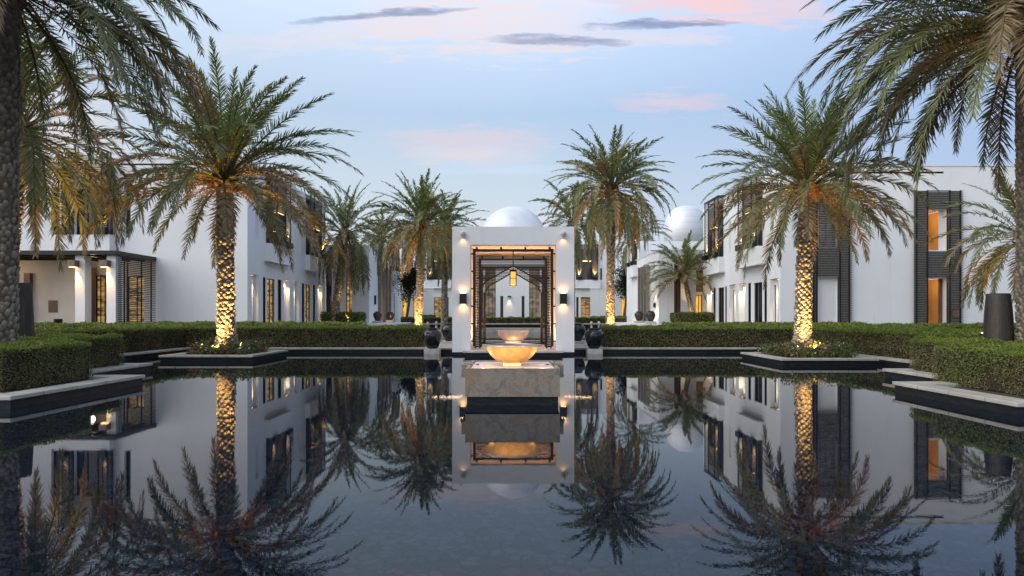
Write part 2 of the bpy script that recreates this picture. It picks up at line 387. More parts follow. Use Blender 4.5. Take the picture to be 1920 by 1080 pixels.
# coping
cz0, cz1, CW = .152, .224, .44
cp = MB()
def cop(x0, x1, y0, y1): cp.box(x0, x1, y0, y1, cz0, cz1)
o_ = .04
cop(LX1-CW, LX1+o_, 10.97-o_, 14.9+o_); cop(-34, LX1-CW, 10.97-o_, 10.97+CW); cop(LX2-CW, LX1-CW, 14.9-CW, 14.9+o_)
cop(LX2-CW, LX2+o_, 14.9+o_, 18.6+o_); cop(LX3-CW, LX2-CW, 18.6-CW, 18.6+o_)
cop(LX3-CW, LX3+o_, 18.6+o_, BY+CW)
cop(LX3+o_, -2.5, BY-o_, BY+CW)
cop(RX1-o_, RX1+CW, 10.15-o_, 13.4+o_); cop(RX1+CW, 34, 10.15-o_, 10.15+CW); cop(RX1+CW, RX2+CW, 13.4-CW, 13.4+o_)
cop(RX2-o_, RX2+CW, 13.4+o_, 16.7+o_); cop(RX2+CW, RX3+CW, 16.7-CW, 16.7+o_)
cop(RX3-o_, RX3+CW, 16.7+o_, BY+CW)
cop(2.6, RX3-o_, BY-o_, BY+CW)
struct(cp.build('pool_coping', 'coping', bevel=.012))
# islands
def island(x0, x1, y0, y1):
    struct(MB().box(x0, x1, y0, y1, -.55, .15).build('planter_island', 'tile'))
    c = MB(); e = .05; k = .36
    c.box(x0-e, x1+e, y0-e, y0+k, cz0, cz1).box(x0-e, x1+e, y1-k, y1+e, cz0, cz1).box(x0-e, x0+k, y0+k, y1-k, cz0, cz1).box(x1-k, x1+e, y0+k, y1-k, cz0, cz1)
    struct(c.build('pool_coping', 'coping', bevel=.012))
    struct(MB().quad((x0+k,y0+k,.2),(x1-k,y0+k,.2),(x1-k,y1-k,.2),(x0+k,y1-k,.2)).build('garden_soil', 'soil'))
island(-12.25, -9.05, 22.3, 25.7)
island(8.7, 11.75, 20.6, 24.2)
# walkways beside the pavilion and second pool
struct(MB().box(-4.1, -2.45, BY+CW+.005, 33.2, .15, .221).build('walkway', 'paving'))
struct(MB().box(2.56, 4.2, BY+CW+.005, 33.2, .15, .221).build('walkway', 'paving'))
struct(MB().quad((-7.6,33.3,.26),(7.8,33.3,.26),(7.8,56.9,.26),(-7.6,56.9,.26)).build('upper_pool_water', 'water'))
c = MB().box(-7.9, 8.1, 33.0, 33.4, .2, .33).box(-8.0, -7.6, 33.4, 56.9, .2, .40).box(7.8, 8.2, 33.4, 56.9, .2, .40).box(-12, 12.2, 56.9, 57.5, .80, .93)
struct(c.build('pool_coping', 'coping', bevel=.01))
struct(MB().box(-12, 12.2, 57.0, 57.5, .1, .80).build('basin_wall', 'tile'))
c = MB().box(-2.6, 2.7, 51.5, 52.1, .22, .62).box(-5.2, -2.9, 49.5, 50.0, .22, .50).box(3.0, 5.3, 49.5, 50.0, .22, .50).box(-6.8, -3.4, 43.0, 43.5, .22, .42).box(3.5, 6.9, 43.0, 43.5, .22, .42)
struct(c.build('stepping_ledge', 'stone', bevel=.01))
# house platforms
struct(MB().box(-19, -9.4, 50.0, 66, .15, .98).build('stone_platform', 'plaster'))
struct(MB().box(9.2, 19, 45.8, 61, .15, .98).build('stone_platform', 'plaster'))
struct(MB().box(-11.6, -8.4, 56.2, 60.2, .15, .70).build('stone_steps', 'stone'))
struct(MB().box(7.6, 10.8, 49.5, 54.5, .15, .78).build('stone_steps', 'stone'))

# ------------------------------------------------------------------ wall panels with openings
def panel(mb, o, ud, nd, u0, u1, z0, z1, ops):
    """o origin, ud unit along, nd outward normal; ops: (ua,ub,za,zb,depth)"""
    o = Vector(o); ud = Vector(ud); nd = Vector(nd)
    P = lambda u, z, d=0.0: o + ud*u - nd*d + Vector((0, 0, z))
    us = sorted({u0, u1, *[x for q in ops for x in q[:2]]}); zs = sorted({z0, z1, *[x for q in ops for x in q[2:4]]})
    for i in range(len(us)-1):
        for j in range(len(zs)-1):
            cu, cz = (us[i]+us[i+1])/2, (zs[j]+zs[j+1])/2
            if any(a < cu < b and c_ < cz < d_ for a, b, c_, d_, _ in ops): continue
            mb.quad(P(us[i], zs[j]), P(us[i+1], zs[j]), P(us[i+1], zs[j+1]), P(us[i], zs[j+1]))
    for a, b, c_, d_, dp in ops:
        mb.quad(P(a,c_), P(a,c_,dp), P(a,d_,dp), P(a,d_)); mb.quad(P(b,c_), P(b,d_), P(b,d_,dp), P(b,c_,dp))
        mb.quad(P(a,d_), P(a,d_,dp), P(b,d_,dp), P(b,d_)); mb.quad(P(a,c_), P(b,c_), P(b,c_,dp), P(a,c_,dp))
    return P
def obox(mb, P, a, b, z0, z1, d0, d1):
    """box in panel space; d positive = into the wall, negative = proud"""
    i = len(mb.v)
    for z in (z0, z1):
        for (u_, d_) in ((a, d0), (b, d0), (b, d1), (a, d1)): mb.v.append(tuple(P(u_, z, d_)))
    mb.f += [(i,i+3,i+2,i+1),(i+4,i+5,i+6,i+7),(i,i+1,i+5,i+4),(i+1,i+2,i+6,i+5),(i+2,i+3,i+7,i+6),(i+3,i,i+4,i+7)]
def window(parent, P, a, b, z0, z1, dp, glass='glass', mull=0, frame='dark', fw=.05):
    f = MB(); d0, d1 = dp-.10, dp-.02
    obox(f, P, a, a+fw, z0, z1, d0, d1); obox(f, P, b-fw, b, z0, z1, d0, d1)
    obox(f, P, a+fw, b-fw, z1-fw, z1, d0, d1); obox(f, P, a+fw, b-fw, z0, z0+fw, d0, d1)
    for k in range(mull):
        m_ = a + (b-a)*(k+1)/(mull+1); obox(f, P, m_-.02, m_+.02, z0+fw, z1-fw, d0+.01, d1-.01)
    wn = f.build('window', frame, parent)
    g = MB(); obox(g, P, a-.01, b+.01, z0-.01, z1+.01, dp-.015, dp+.01)
    g.build('pane', glass, wn)
    return wn
def louvres(mb, P, a, b, z0, z1, d, pitch=.11, th=.045, dep=.04):
    z = z0
    while z + th <= z1:
        obox(mb, P, a, b, z, z+th, d-dep, d); z += pitch
def posts(mb, P, us, z0, z1, d, w_=.05, dep=.08):
    for u_ in us: obox(mb, P, u_-w_/2, u_+w_/2, z0, z1, d-dep, d)

def wing(parent, side, X, near, zt, zsill, zbay, roof, cols):
    """long side wall facing the court. cols in pixel columns of the photograph turned into true distances along the wall"""
    D = lambda x: X*F/(x-960)
    ud = (0, 1, 0); nd = (-side*1.0, 0, 0)
    o = (X, 0, 0); y0, y1 = near, D(cols['far'])
    ops = []
    for a, b in cols['niche']: a, b = sorted((D(a), D(b))); ops.append((a, b, .9, zt, .26))
    for a, b in cols['narrow']: a, b = sorted((D(a), D(b))); ops.append((a, b, .9, zt-.06, .12))
    for a, b in cols['wide']: a, b = sorted((D(a), D(b))); ops.append((a, b, .9, zt-.10, .16))
    for a, b in cols['slit']: a, b = sorted((D(a), D(b))); ops.append((a, b, zsill+.1, zsill+2.3, .22))
    wb = MB(); P = panel(wb, o, ud, nd, y0, y1, .15, roof, ops)
    n1 = len(cols['niche']); n2 = n1+len(cols['narrow']); n3 = n2+len(cols['wide'])
    for a, b, c_, d_, dp in ops[:n1]:
        obox(wb, P, a, b, c_, d_, dp, dp+.05)
    for a, b, c_, d_, dp in ops[n3:]: obox(wb, P, a, b, c_, d_, dp, dp+.04)
    # closed body, roof and slim coping
    obox(wb, P, y0, y1, roof-.4, roof-.3, .02, 9)
    wall = wb.build('wall', 'plaster', parent)
    for i, (a, b, c_, d_, dp) in enumerate(ops[:n1]):
        # inner slit of glass beside each lit niche
        m_ = (a+b)/2
        near_lit = cols['lit'][i]
        s = (m_+.08, b-.12) if near_lit else (a+.12, m_-.08)
        window(parent, P, s[0], s[1], c_, d_-.3, dp-.0, 'slitglass', frame='plaster')
        lu = (a+m_)/2 if near_lit else (b+m_)/2
        f = MB(); obox(f, P, lu-.09, lu+.09, d_-.05, d_-.01, .04, .20)
        lf = f.build('niche_lamp', 'dark', parent)
        f = MB(); obox(f, P, lu-.06, lu+.06, d_-.056, d_-.051, .06, .18); f.build('lens', 'hotglow', lf)
        q = P(lu, d_-.10, .12); t_ = P(lu, d_-3, .22)
        spot(lf, q, t_, cols['npow'], 75, .9, .05, (1.0, .72, .42))
    for a, b, c_, d_, dp in ops[n1:n2]: window(parent, P, a, b, c_, d_, dp, 'slitglass')
    for i, (a, b, c_, d_, dp) in enumerate(ops[n2:n3]):
        window(parent, P, a, b, c_, d_, dp, 'litroom' if cols['warm'][i] else 'glass', 1)
    for a, b in cols['bay']:
        a, b = sorted((D(a), D(b))); bay(parent, P, a, b, zbay, zsill, roof+.05)
    return P
def bay(parent, P, a, b, zb, zs, zt, glow=300.0, pr=.42):
    bx = MB(); obox(bx, P, a-.30, b+.30, zb, zs, -pr, -.001); obox(bx, P, a-.22, b+.22, zb-.05, zb-.002, -pr-.04, -.001)
    obox(bx, P, a+.1, b-.05, zb-.30, zb-.27, -.03, -.001)
    bw = bx.build('bay_window', 'plaster', parent)
    wd = b-a; s = wd*.27
    g = MB(); obox(g, P, a+s, b-s, zs+.002, zs+2.1, -.12, -.05); g.build('pane', 'glass', bw)
    g = MB(); obox(g, P, a, a+s, zs+.002, zt-.4, -.07, -.004); obox(g, P, b-s, b, zs+.002, zt-.4, -.07, -.004); obox(g, P, a+s, b-s, zs+2.1, zt-.4, -.07, -.004)
    g.build('backing_panel', 'backing', bw)
    lv = MB(); louvres(lv, P, a-.04, a+s, zs+.05, zt, -.30); louvres(lv, P, b-s, b+.04, zs+.05, zt, -.30); louvres(lv, P, a+s, b-s, zs+2.25, zt, -.30)
    lv.build('louvre_screen', 'louvre', bw)
    fr = MB(); posts(fr, P, (a, a+s, b-s, b), zs+.003, zt+.05, -.345, .055, .06)
    obox(fr, P, a-.1, b+.1, zt+.052, zt+.12, -.42, -.1); obox(fr, P, a-.35, a-.04, zt-2.0, zt-1.93, -.42, -.35)
    obox(fr, P, a+s, b-s, zs+2.10, zs+2.16, -.40, -.125)
    fr.build('screen_frame', 'dark', bw)
    for c_, pw in ((a+s*.5, glow), (b-s*.5, glow)):
        t = MB(); obox(t, P, c_-s*.42, c_+s*.42, zs+.01, zs+.36, -pr-.18, -.36); tr = t.build('window_box', 'dark', bw)
        t = MB(); obox(t, P, c_-.05, c_+.05, zs+.362, zs+.372, -.26, -.16)
        spot(bw, P(c_, zs+.40, -.47), P(c_, zs+1.9, -.30), pw, 60, .8, .03, (1.0, .56, .18))
    lb = MB(); obox(lb, P, a+s+.1, b-s-.1, zs+2.17, zs+2.24, -.26, -.14); lb.build('strip_lamp', 'glow', bw)
    spot(bw, P((a+b)/2, zs+2.27, -.2), P((a+b)/2, zs+4, -.15), glow*.15, 110, .8, .2, (1.0, .60, .22))
    return bw

# ---- left villa
LXW, LYN = -16.0, 38.7
vl = thing('villa', 'white two-storey villa on the left behind the hedge with a dark pergola porch', 'house', (LXW, LYN, .15), 'white villas around the pool')
colsL = dict(far=610, niche=[(472,484.5),(531.6,543),(551,561),(595.5,604)], lit=[1,0,1,0], npow=110,
             narrow=[(493,498),(521,527.5),(566,570.5),(587,591)], wide=[(500.5,515),(572,582)], warm=[1,1],
             slit=[(479,485),(560,563.5)], bay=[(499,535),(573.5,601)])
PW = wing(vl, -1, LXW, LYN, 4.15, 6.3, 5.15, 11.1, colsL)
# camera-facing wall (u runs towards -X from the corner)
wb = MB()
opsF = []
DX = lambda x: (960-x)*LYN/F - 16.0     # distance left of the corner
def up_(x0, x1, za, zb, d): opsF.append((min(DX(x0),DX(x1)), max(DX(x0),DX(x1)), za, zb, d))
up_(233, 245, 6.55, 9.6, .3)            # slit
up_(96, 110, 6.45, 9.4, .3)
up_(140, 197, 6.5, 9.3, .3)             # upstairs window
up_(176, 201, .9, 4.05, .3)             # warm doorway in the porch
up_(236, 270, 1.0, 4.0, .3)             # warm window behind the side screen
up_(60, 74, .9, 4.1, .5)
P = panel(wb, (LXW, LYN, 0), (-1,0,0), (0,-1,0), 0, 34, .15, 11.1, opsF)
obox(wb, P, DX(215), 34, 5.15, 11.1, -.35, -.001) if False else None
obox(wb, P, 0, 34, 11.1, 11.16, -.04, .4)
obox(wb, P, DX(118)-7.2+0.0, DX(118)+.6, 5.25, 6.45, -.5, -.001) if False else None
wb.build('wall', 'plaster', vl)
wk = [('slitglass',0),('slitglass',0),('glass',2),('litroom',2),('litroom',1),('slitglass',0)]
for q, (g, mm) in zip(opsF, wk): window(vl, P, *q, g, mm)
bx = MB(); obox(bx, P, DX(215), DX(112), 5.25, 6.44, -.5, -.001); obox(bx, P, DX(215)-.0, DX(208)+.0, 6.45, 6.46, -.5, -.001)
bw = bx.build('bay_window', 'plaster', vl)
lv = MB(); a1, b1, a2, b2 = DX(215), DX(196), DX(140), DX(118)
louvres(lv, P, a1, b1, 6.5, 11.0, -.30); louvres(lv, P, a2, b2, 6.5, 11.0, -.30); louvres(lv, P, b1, a2, 9.35, 11.0, -.30)
lv.build('louvre_screen', 'louvre', bw)
g = MB(); obox(g, P, a1+.05, b1, 6.5, 10.6, -.12, -.06); obox(g, P, a2, b2-.05, 6.5, 10.6, -.12, -.06); g.build('backing_panel', 'backing', bw)
fr = MB(); posts(fr, P, (a1, a1+.22, b1-.1, a2+.1, b2-.22, b2), 6.46, 11.4, -.345, .06, .06); fr.build('screen_frame', 'dark', bw)
for xx in (128, 203):
    t = MB(); obox(t, P, DX(xx)-.22, DX(xx)+.22, 6.46, 6.85, -.66, -.42); t.build('window_box', 'dark', bw)
    spot(bw, P(DX(xx), 6.62, -.52) + Vector((0, 0, .26)), P(DX(xx), 8.3, -.33), 90, 60, .8, .04, (1.0, .55, .18))
# porch canopy
pg = MB(); px0, pY = -21.5, 34.7
pg.box(-45, px0, pY, pY+.14, 4.92, 5.14).box(px0-.14, px0, pY+.14, LYN-.01, 4.92, 5.14)
pg.box(-45, px0-.14, pY+.14, LYN-.01, 5.09, 5.12)
for k in range(26): pg.box(px0-.8-k*.9, px0-.7-k*.9, pY+.14, LYN-.01, 4.86, 5.085)
pgo = pg.build('pergola', 'dark', vl)
for x0, x1 in ((145.5, 163.5), (204, 221), (-60, -40)):
    X0, X1 = (x0-960)*35.2/F, (x1-960)*35.2/F
    c = MB().box(X0, X1, 35.0, 35.55, .15, 4.90); co_ = c.build('column', 'plaster', vl)
    c = MB().box(X0-.18, X0+.24, 34.6, 35.0-.002, 4.25, 4.62)
    lb = c.build('column_lamp', 'lampbox', co_)
    MB().box(X0-.12, X0+.18, 34.66, 34.94, 4.235, 4.248).build('lens', 'hotglow', co_)
    spot(lb, (X0+.08, 34.86, 4.20), (X0+.16, 35.0, 2.2), 170, 55, .9, .08, (1.0, .52, .17))
# porch side screen and posts
sc = MB(); Ps = lambda u_, z, d=0.0: Vector((px0 + .0 - d, u_, z))
louvres(sc, Ps, 35.0, LYN-.05, .95, 4.9, .05, .105, .04); sc.build('louvre_screen', 'dark', pgo)
sc = MB(); posts(sc, Ps, (35.65, 35.95, 37.3, 38.3), .2, 4.9, .12, .07, .05); sc.build('screen_frame', 'dark', pgo)
# interior walls of porch and timber pieces
MB().box(-32.5, -24.9, 37.6, 37.75, .15, 4.85).build('porch_wall', 'warmplaster', vl)
MB().box(-24.88, -24.6, 37.4, 37.8, .15, 4.4).build('timber_panel', 'wood', vl)
MB().box(-28.5, -28.15, 37.35, 37.598, .15, 4.1).build('timber_panel', 'wood', vl)
MB().box(-27.2, -26.7, 37.55, 37.598, 1.8, 2.5).build('wall_plaque', 'wood', vl)
MB().box(-34.5, -32.52, 36.0, 36.2, .15, 4.85).build('porch_wall', 'plaster', vl)
point(vl, (-24.0, 36.5, 4.3), 20, .2, (1.0, .70, .42)); point(vl, (-29, 36.2, 4.3), 14, .2, (1.0, .70, .42))

lc = thing('lounge_chair', 'low dark reclined lounge chair on the porch behind the left hedge', 'chair', (-25.1, 36.2, .15))
q = MB(); q.quad((-25.5,35.9,.62),(-24.9,35.9,.55),(-24.9,36.5,.55),(-25.5,36.5,.62)).quad((-25.5,35.9,.60),(-25.5,36.5,.60),(-24.9,36.5,.53),(-24.9,35.9,.53)); q.build('seat', 'dark', lc)
q = MB(); i_ = 0
for a_, b_ in (((-25.5, .6), (-25.75, 1.40)),): q.box(-25.62, -25.54, 35.9, 36.5, .6, 1.0).box(-25.72, -25.625, 35.9, 36.5, .95, 1.42)
q.build('backrest', 'dark', lc)
for x_ in (-25.5, -24.93):
    for y_ in (35.92, 36.44): MB().box(x_, x_+.04, y_, y_+.04, .15, .56).build('leg', 'dark', lc)

# ---- right villa
RXW, RYN = 14.8, 35.3
vr = thing('villa', 'white two-storey villa on the right with two tall louvred door screens', 'house', (RXW, RYN, .15), 'white villas around the pool')
colsR = dict(far=1319, niche=[(1325.6,1334.6),(1367.6,1379.5),(1385.2,1398),(1443.5,1460)], lit=[0,1,0,1], npow=110,
             narrow=[(1337.7,1341.6),(1359.8,1362.6),(1402.8,1408),(1433,1437.8)], wide=[(1346.8,1357.4),(1413.7,1429.3)], warm=[0,0],
             slit=[(1367,1370.5),(1443,1449)], bay=[(1331,1356.5),(1395,1430)])
colsR['lit'] = [0, 1, 0, 1][::-1]
colsR['lit'] = [0, 1, 0, 1]
colsR['lit'] = [0, 0, 0, 0]
colsR['lit'] = [0, 1, 0, 1]
PR = wing(vr, 1, RXW, RYN, 3.70, 5.7, 4.65, 9.85, colsR)
wb = MB(); ops = []
RX = lambda x: (x-960)*RYN/F - RXW
def rp(x0, x1, za, zb, d): ops.append((RX(x0), RX(x1), za, zb, d))
rp(1735.5, 1775, 5.22, 7.45, .45); rp(1735.5, 1774, .9, 3.66, .6); rp(1529.5, 1570, .9, 3.70, .12); rp(1535, 1569, 5.4, 7.4, .25)
P = panel(wb, (RXW, RYN, 0), (1,0,0), (0,-1,0), 0, 34, .15, 9.85, ops)
obox(wb, P, *ops[2][:4], .12, .16)
obox(wb, P, 0, 34, 9.85, 9.91, -.04, .4)
wb.build('wall', 'plaster', vr)
window(vr, P, *ops[3], 'glass', 1)
for i, (x0, x1, mid, za, zb) in enumerate(((1520, 1593, (1529.5, 1570), 3.72, 8.5), (1712, 1800, (1735.5, 1774.5), 3.68, 8.5))):
    a, b, c1, c2 = RX(x0), RX(x1), RX(mid[0]), RX(mid[1])
    g = MB(); obox(g, P, a+.04, c1-.001, .2, zb-.05, -.05, -.004); obox(g, P, c2+.001, b-.04, .2, zb-.05, -.05, -.004)
    if i: obox(g, P, c1, c2, 3.72, 5.15, -.05, -.004); obox(g, P, c1, c2, 7.5, zb-.05, -.05, -.004)
    else: obox(g, P, c1, c2, 3.76, 5.35, -.05, -.004); obox(g, P, c1, c2, 7.45, zb-.05, -.05, -.004)
    bk = g.build('backing_panel', 'backing', vr)
    lv = MB(); louvres(lv, P, a-.03, c1, .25, zb, -.14, .095, .04, .05); louvres(lv, P, c2, b+.05, .25, zb, -.14, .095, .04, .05)
    if i: louvres(lv, P, c1, c2, 3.7, 5.15, -.14, .095, .04, .05); louvres(lv, P, c1, c2, 7.5, zb, -.14, .095, .04, .05)
    else: louvres(lv, P, c1, c2, 3.74, zb, -.14, .095, .04, .05)
    lv.build('louvre_screen', 'louvre', vr)
    fr = MB(); posts(fr, P, (a+.06, c1-.04, c2+.04, b-.12), .2, zb-.02, -.192, .075, .05); fr.build('screen_frame', 'dark', vr)
# lit rooms behind the two openings of the second screen
a, b = ops[0][0], ops[0][1]
for za, zb in ((5.22, 7.45), (.9, 3.66)):
    r_ = MB(); obox(r_, P, a-.02, b+.02, za-.02, zb+.02, 1.6, 1.65)
    r_.quad(P(a-.021, za, .45), P(a-.021, za, 1.6), P(a-.021, zb, 1.6), P(a-.021, zb, .45)); r_.quad(P(b+.02, za, .45), P(b+.02, zb, .45), P(b+.02, zb, 1.6), P(b+.02, za, 1.6))
    r_.quad(P(a, zb+.03, .45), P(a, zb+.03, 1.6), P(b, zb+.03, 1.6), P(b, zb+.03, .45)); r_.quad(P(a, za-.03, .45), P(b, za-.03, .45), P(b, za-.03, 1.6), P(a, za-.03, 1.6))
    rm = r_.build('lit_room', 'orange', vr)
    s = MB(); m_ = a + (b-a)*.56; zl = za + (zb-za)*(.66 if za > 4 else .42)
    obox(s, P, m_-.05, m_+.05, zl, zl+.42, 1.38, 1.50); s.build('wall_lamp', 'lampbox', rm)
    spot(rm, P(m_, zl-.03, 1.46), P(m_, zl-2, 1.62), 22, 60, .8, .05, (1, .68, .32)); point(rm, P(a+.4, zb-.35, .95), 5, .12, (1, .68, .32))
    ff = MB(); obox(ff, P, b-.24, b-.001, za, zb, .3, .34); ff.build('side_panel', 'plaster' if za > 4 else 'wood', vr)
    if za < 4:
        cu = MB()
        for k in range(5): obox(cu, P, a+.05+k*.07-.03, a+.05+k*.07+.03, za, zb-.1, 1.0+.03*(k % 2), 1.04+.03*(k % 2))
        cu.build('curtain', 'curtain', rm)
wp = MB(); obox(wp, P, RX(1781), RX(1793), 1.5, 1.9, -.23, -.195); wp.build('wall_plaque', 'wood', vr)

# ---- entrance blocks
def block(name, label, side, Xi, Xo, Y0, Y1, z1, tall, screens, sconce=None, extra=None):
    th = thing(name, label, 'house', (Xi, Y0, .15), 'entrance blocks beyond the villas')
    wb = MB()
    # frontal wall
    ops = [(abs((x0-960)*Y0/F)-abs(Xi), abs((x1-960)*Y0/F)-abs(Xi), .95, zt_, .3) for x0, x1, zt_, g in tall]
    ops = [(min(a,b), max(a,b), c_, d_, e) for a, b, c_, d_, e in ops]
    P = panel(wb, (Xi, Y0, 0), (side, 0, 0), (0,-1,0), 0, abs(Xo)-abs(Xi), .15, z1, ops)
    sops = []
    for x0, x1, zt_ in screens:
        a, b = sorted((Xi*F/(x0-960), Xi*F/(x1-960))); sops.append((a-Y0, b-Y0, .98, zt_, .35))
    Q = panel(wb, (Xi, Y0, 0), (0,1,0), (-side,0,0), 0, Y1-Y0, .15, z1, sops)
    obox(wb, P, 0, abs(Xo)-abs(Xi), z1, z1+.07, -.05, .4); obox(wb, Q, .4, Y1-Y0, z1, z1+.07, -.05, .4)
    wb.quad((Xi, Y0, z1-.3), (Xo, Y0, z1-.3), (Xo, Y1, z1-.3), (Xi, Y1, z1-.3)); wb.quad((Xi,Y1,.15),(Xo,Y1,.15),(Xo,Y1,z1),(Xi,Y1,z1))
    wb.build('wall', 'plaster', th)
    for q, t_ in zip(ops, tall): window(th, P, *q, t_[3], 1)
    for q in sops:
        window(th, Q, *q, 'litroom', 0)
        fr = MB(); us = [q[0] + (q[1]-q[0])*k/3 for k in range(4)]
        for u_ in us: obox(fr, Q, u_-.13, u_+.13, q[2], q[3]+.1, -.32, -.10)
        fr.build('timber_fin', 'louvre', th)
    return th, P, Q
bl, P, Q = block('entrance_block', 'white entrance block with tall windows beyond the left villa', -1, -12.26, -16.0, 54.9, 66, 7.6,
           [(611, 622, 5.5, 'glass'), (648, 660, 5.5, 'litroom')], [(709, 727, 6.1)])
l_ = MB(); obox(l_, Q, 2.0, 2.25, 2.6, 3.4, -.15, -.002); l_.build('wall_sconce', 'dark', bl)
br_, P, Q = block('entrance_block', 'white entrance block with bright wall sconce left of the right villa', 1, 11.35, 14.8, 49.5, 60, 6.65,
           [(1264, 1277, 5.6, 'wood'), (1305, 1317.5, 3.2, 'litgold'), ], [(1203, 1219, 5.7)])
l_ = MB(); obox(l_, Q, 1.0, 1.2, 2.25, 2.6, -.17, -.002); ls = l_.build('wall_sconce', 'dark', br_)
spot(ls, Q(1.1, 2.68, -.1), Q(1.1, 5, -.03), 40, 90, .9, .05, (1, .68, .34)); spot(ls, Q(1.1, 2.18, -.1), Q(1.1, 0, -.03), 40, 90, .9, .05, (1, .68, .34))
l_ = MB(); obox(l_, P, (1305-960)*49.5/F-11.35, (1317.5-960)*49.5/F-11.35, 3.45, 5.1, -.06, -.002); l_.build('shutter', 'wood', br_)
spot(br_, Q(.4, 1.1, -.4), Q(.4, 6, .2), 70, 100, .9, .1, (1, .64, .30))

# rear houses seen past the entrance blocks
def rear(label, side, Xi, Y0, Y1, z1, wins, bayx):
    th = thing('rear_villa', label, 'house', (Xi, Y0, .85), 'rear villas past the entrance')
    D = lambda x: abs(Xi)*F/abs(x-960)
    wb = MB(); ops = []
    for x0, x1, za, zb, g in wins:
        a, b = sorted((D(x0), D(x1))); ops.append((a-Y0, b-Y0, za, zb, .25))
    Q = panel(wb, (Xi, Y0, 0), (0,1,0), (-side,0,0), 0, Y1-Y0, .85, z1, ops)
    wb.quad((Xi, Y0, .85), (Xi, Y0, z1), (Xi+side*8, Y0, z1), (Xi+side*8, Y0, .85)); wb.quad((Xi, Y0, z1), (Xi, Y1, z1), (Xi+side*8, Y1, z1), (Xi+side*8, Y0, z1))
    obox(wb, Q, 0, Y1-Y0, z1+.002, z1+.08, -.05, .4)
    wb.build('wall', 'plaster', th)
    for q, t_ in zip(ops, wins): window(th, Q, *q, t_[4])
    a, b = sorted((D(bayx[0]), D(bayx[1]))); bay(th, Q, a-Y0, b-Y0, 5.2, 6.2, z1-.3, 300)
    return th
rear('white rear villa with glowing bay window past the left entrance block', -1, -12.3, 66.1, 69.5, 9.3, [(734, 737, 1.0, 3.9, 'slitglass'), (738.5, 740.5, 1.0, 3.9, 'slitglass')], (735.5, 742))
rear('white rear villa with glowing bay window past the right entrance block', 1, 11.4, 60.1, 63.6, 8.6, [(1189, 1192, 1.0, 3.7, 'slitglass'), (1195, 1198, 1.0, 3.7, 'slitglass')], (1186, 1195))

# ---- central palace at the far end
CY = 76.0
pc = thing('palace', 'long white main building closing the far end of the court', 'palace', (0, CY, .85))
cx_ = lambda x: (x-960)*CY/F
wb = MB(); ops = []; kinds = []
def co2(x0, x1, y0, y1, g, d=.3, mirror=True, m_=0):
    za, zb = CH + (HOR-y1)*CY/F, CH + (HOR-y0)*CY/F
    ops.append((cx_(x0), cx_(x1), za, zb, d)); kinds.append((g, m_))
    if mirror: ops.append((-cx_(x1)+.1, -cx_(x0)+.1, za, zb, d)); kinds.append((g, m_))
co2(1080.5, 1085, 557, 598, 'slitglass'); co2(1089, 1108, 557, 598, 'litroom', m_=1); co2(1113, 1118, 557, 598, 'slitglass'); co2(1125, 1130, 557, 598, 'slitglass')
co2(1125.5, 1129, 503, 525, 'slitglass')
co2(992, 1012, 500, 597, 'dimroom', m_=2); co2(1016, 1040, 500, 597, 'glass', m_=2)
co2(978, 983.5, 555, 597, 'slitglass'); 
P = panel(wb, (0, CY, 0), (1,0,0), (0,-1,0), cx_(790), cx_(1137), .85, 10.0, ops)
obox(wb, P, cx_(790), cx_(1137), 8.1, 8.16, -.03, -.001); obox(wb, P, cx_(790), cx_(1137), 10, 10.08, -.05, .4)
wb.quad((cx_(790), CY, .85), (cx_(790), CY, 10), (cx_(790), CY+14, 10), (cx_(790), CY+14, .85)); wb.quad((cx_(1137), CY, .85), (cx_(1137), CY, 10), (cx_(1137), CY+14, 10), (cx_(1137), CY+14, .85))
wb.quad((cx_(790), CY, 9.9), (cx_(1137), CY, 9.9), (cx_(1137), CY+14, 9.9), (cx_(790), CY+14, 9.9))
wb.box(-5.2, 5.3, CY+4, CY+14, 9.9, 14.0)
wb.build('wall', 'plaster', pc)
for q, (g, m_) in zip(ops, kinds): window(pc, P, *q, g, m_)
bay(pc, P, cx_(1080), cx_(1120), 4.9, 5.85, 9.9, 420); bay(pc, P, -cx_(1120)+.1, -cx_(1080)+.1, 4.9, 5.85, 9.9, 420)
nl = MB(); nx = cx_(955); obox(nl, P, nx-.2, nx+.2, 3.85, 3.95, -.3, -.002); nn = nl.build('downlight', 'dark', pc)
spot(nn, P(nx, 3.8, -.2), P(nx, 0, -.1), 60, 60, .8, .05, (1, .62, .3))
# garden walls with lit doorways
for sd_, lb in ((-1, 'low white wall with an amber doorway beside the left rear villa'), (1, 'low white wall with amber doorways beside the right rear villa')):
    gw = thing('garden_wall', lb, 'wall', (sd_*11, 72, .85), 'garden walls with amber doorways')
    wb = MB(); u0, u1 = (cx_(1137), 16) if sd_ > 0 else (8.8, 16)
    xs = [(1147, 1153), (1165, 1174)] if sd_ > 0 else [(755, 762.5), (775, 781)]
    ops = [tuple(sorted((abs(a-960)*72/F, abs(b-960)*72/F))) + (.9, 3.55, .2) for a, b in xs]
    P = panel(wb, (0, 72, 0), (sd_,0,0), (0,-1,0), 8.8, 16, .85, 4.6, ops); obox(wb, P, 8.8, 16, 4.6, 4.68, -.04, .3)
    wb.build('wall', 'plaster', gw)
    for q in ops: window(gw, P, *q, 'litgold', 0, 'wood')
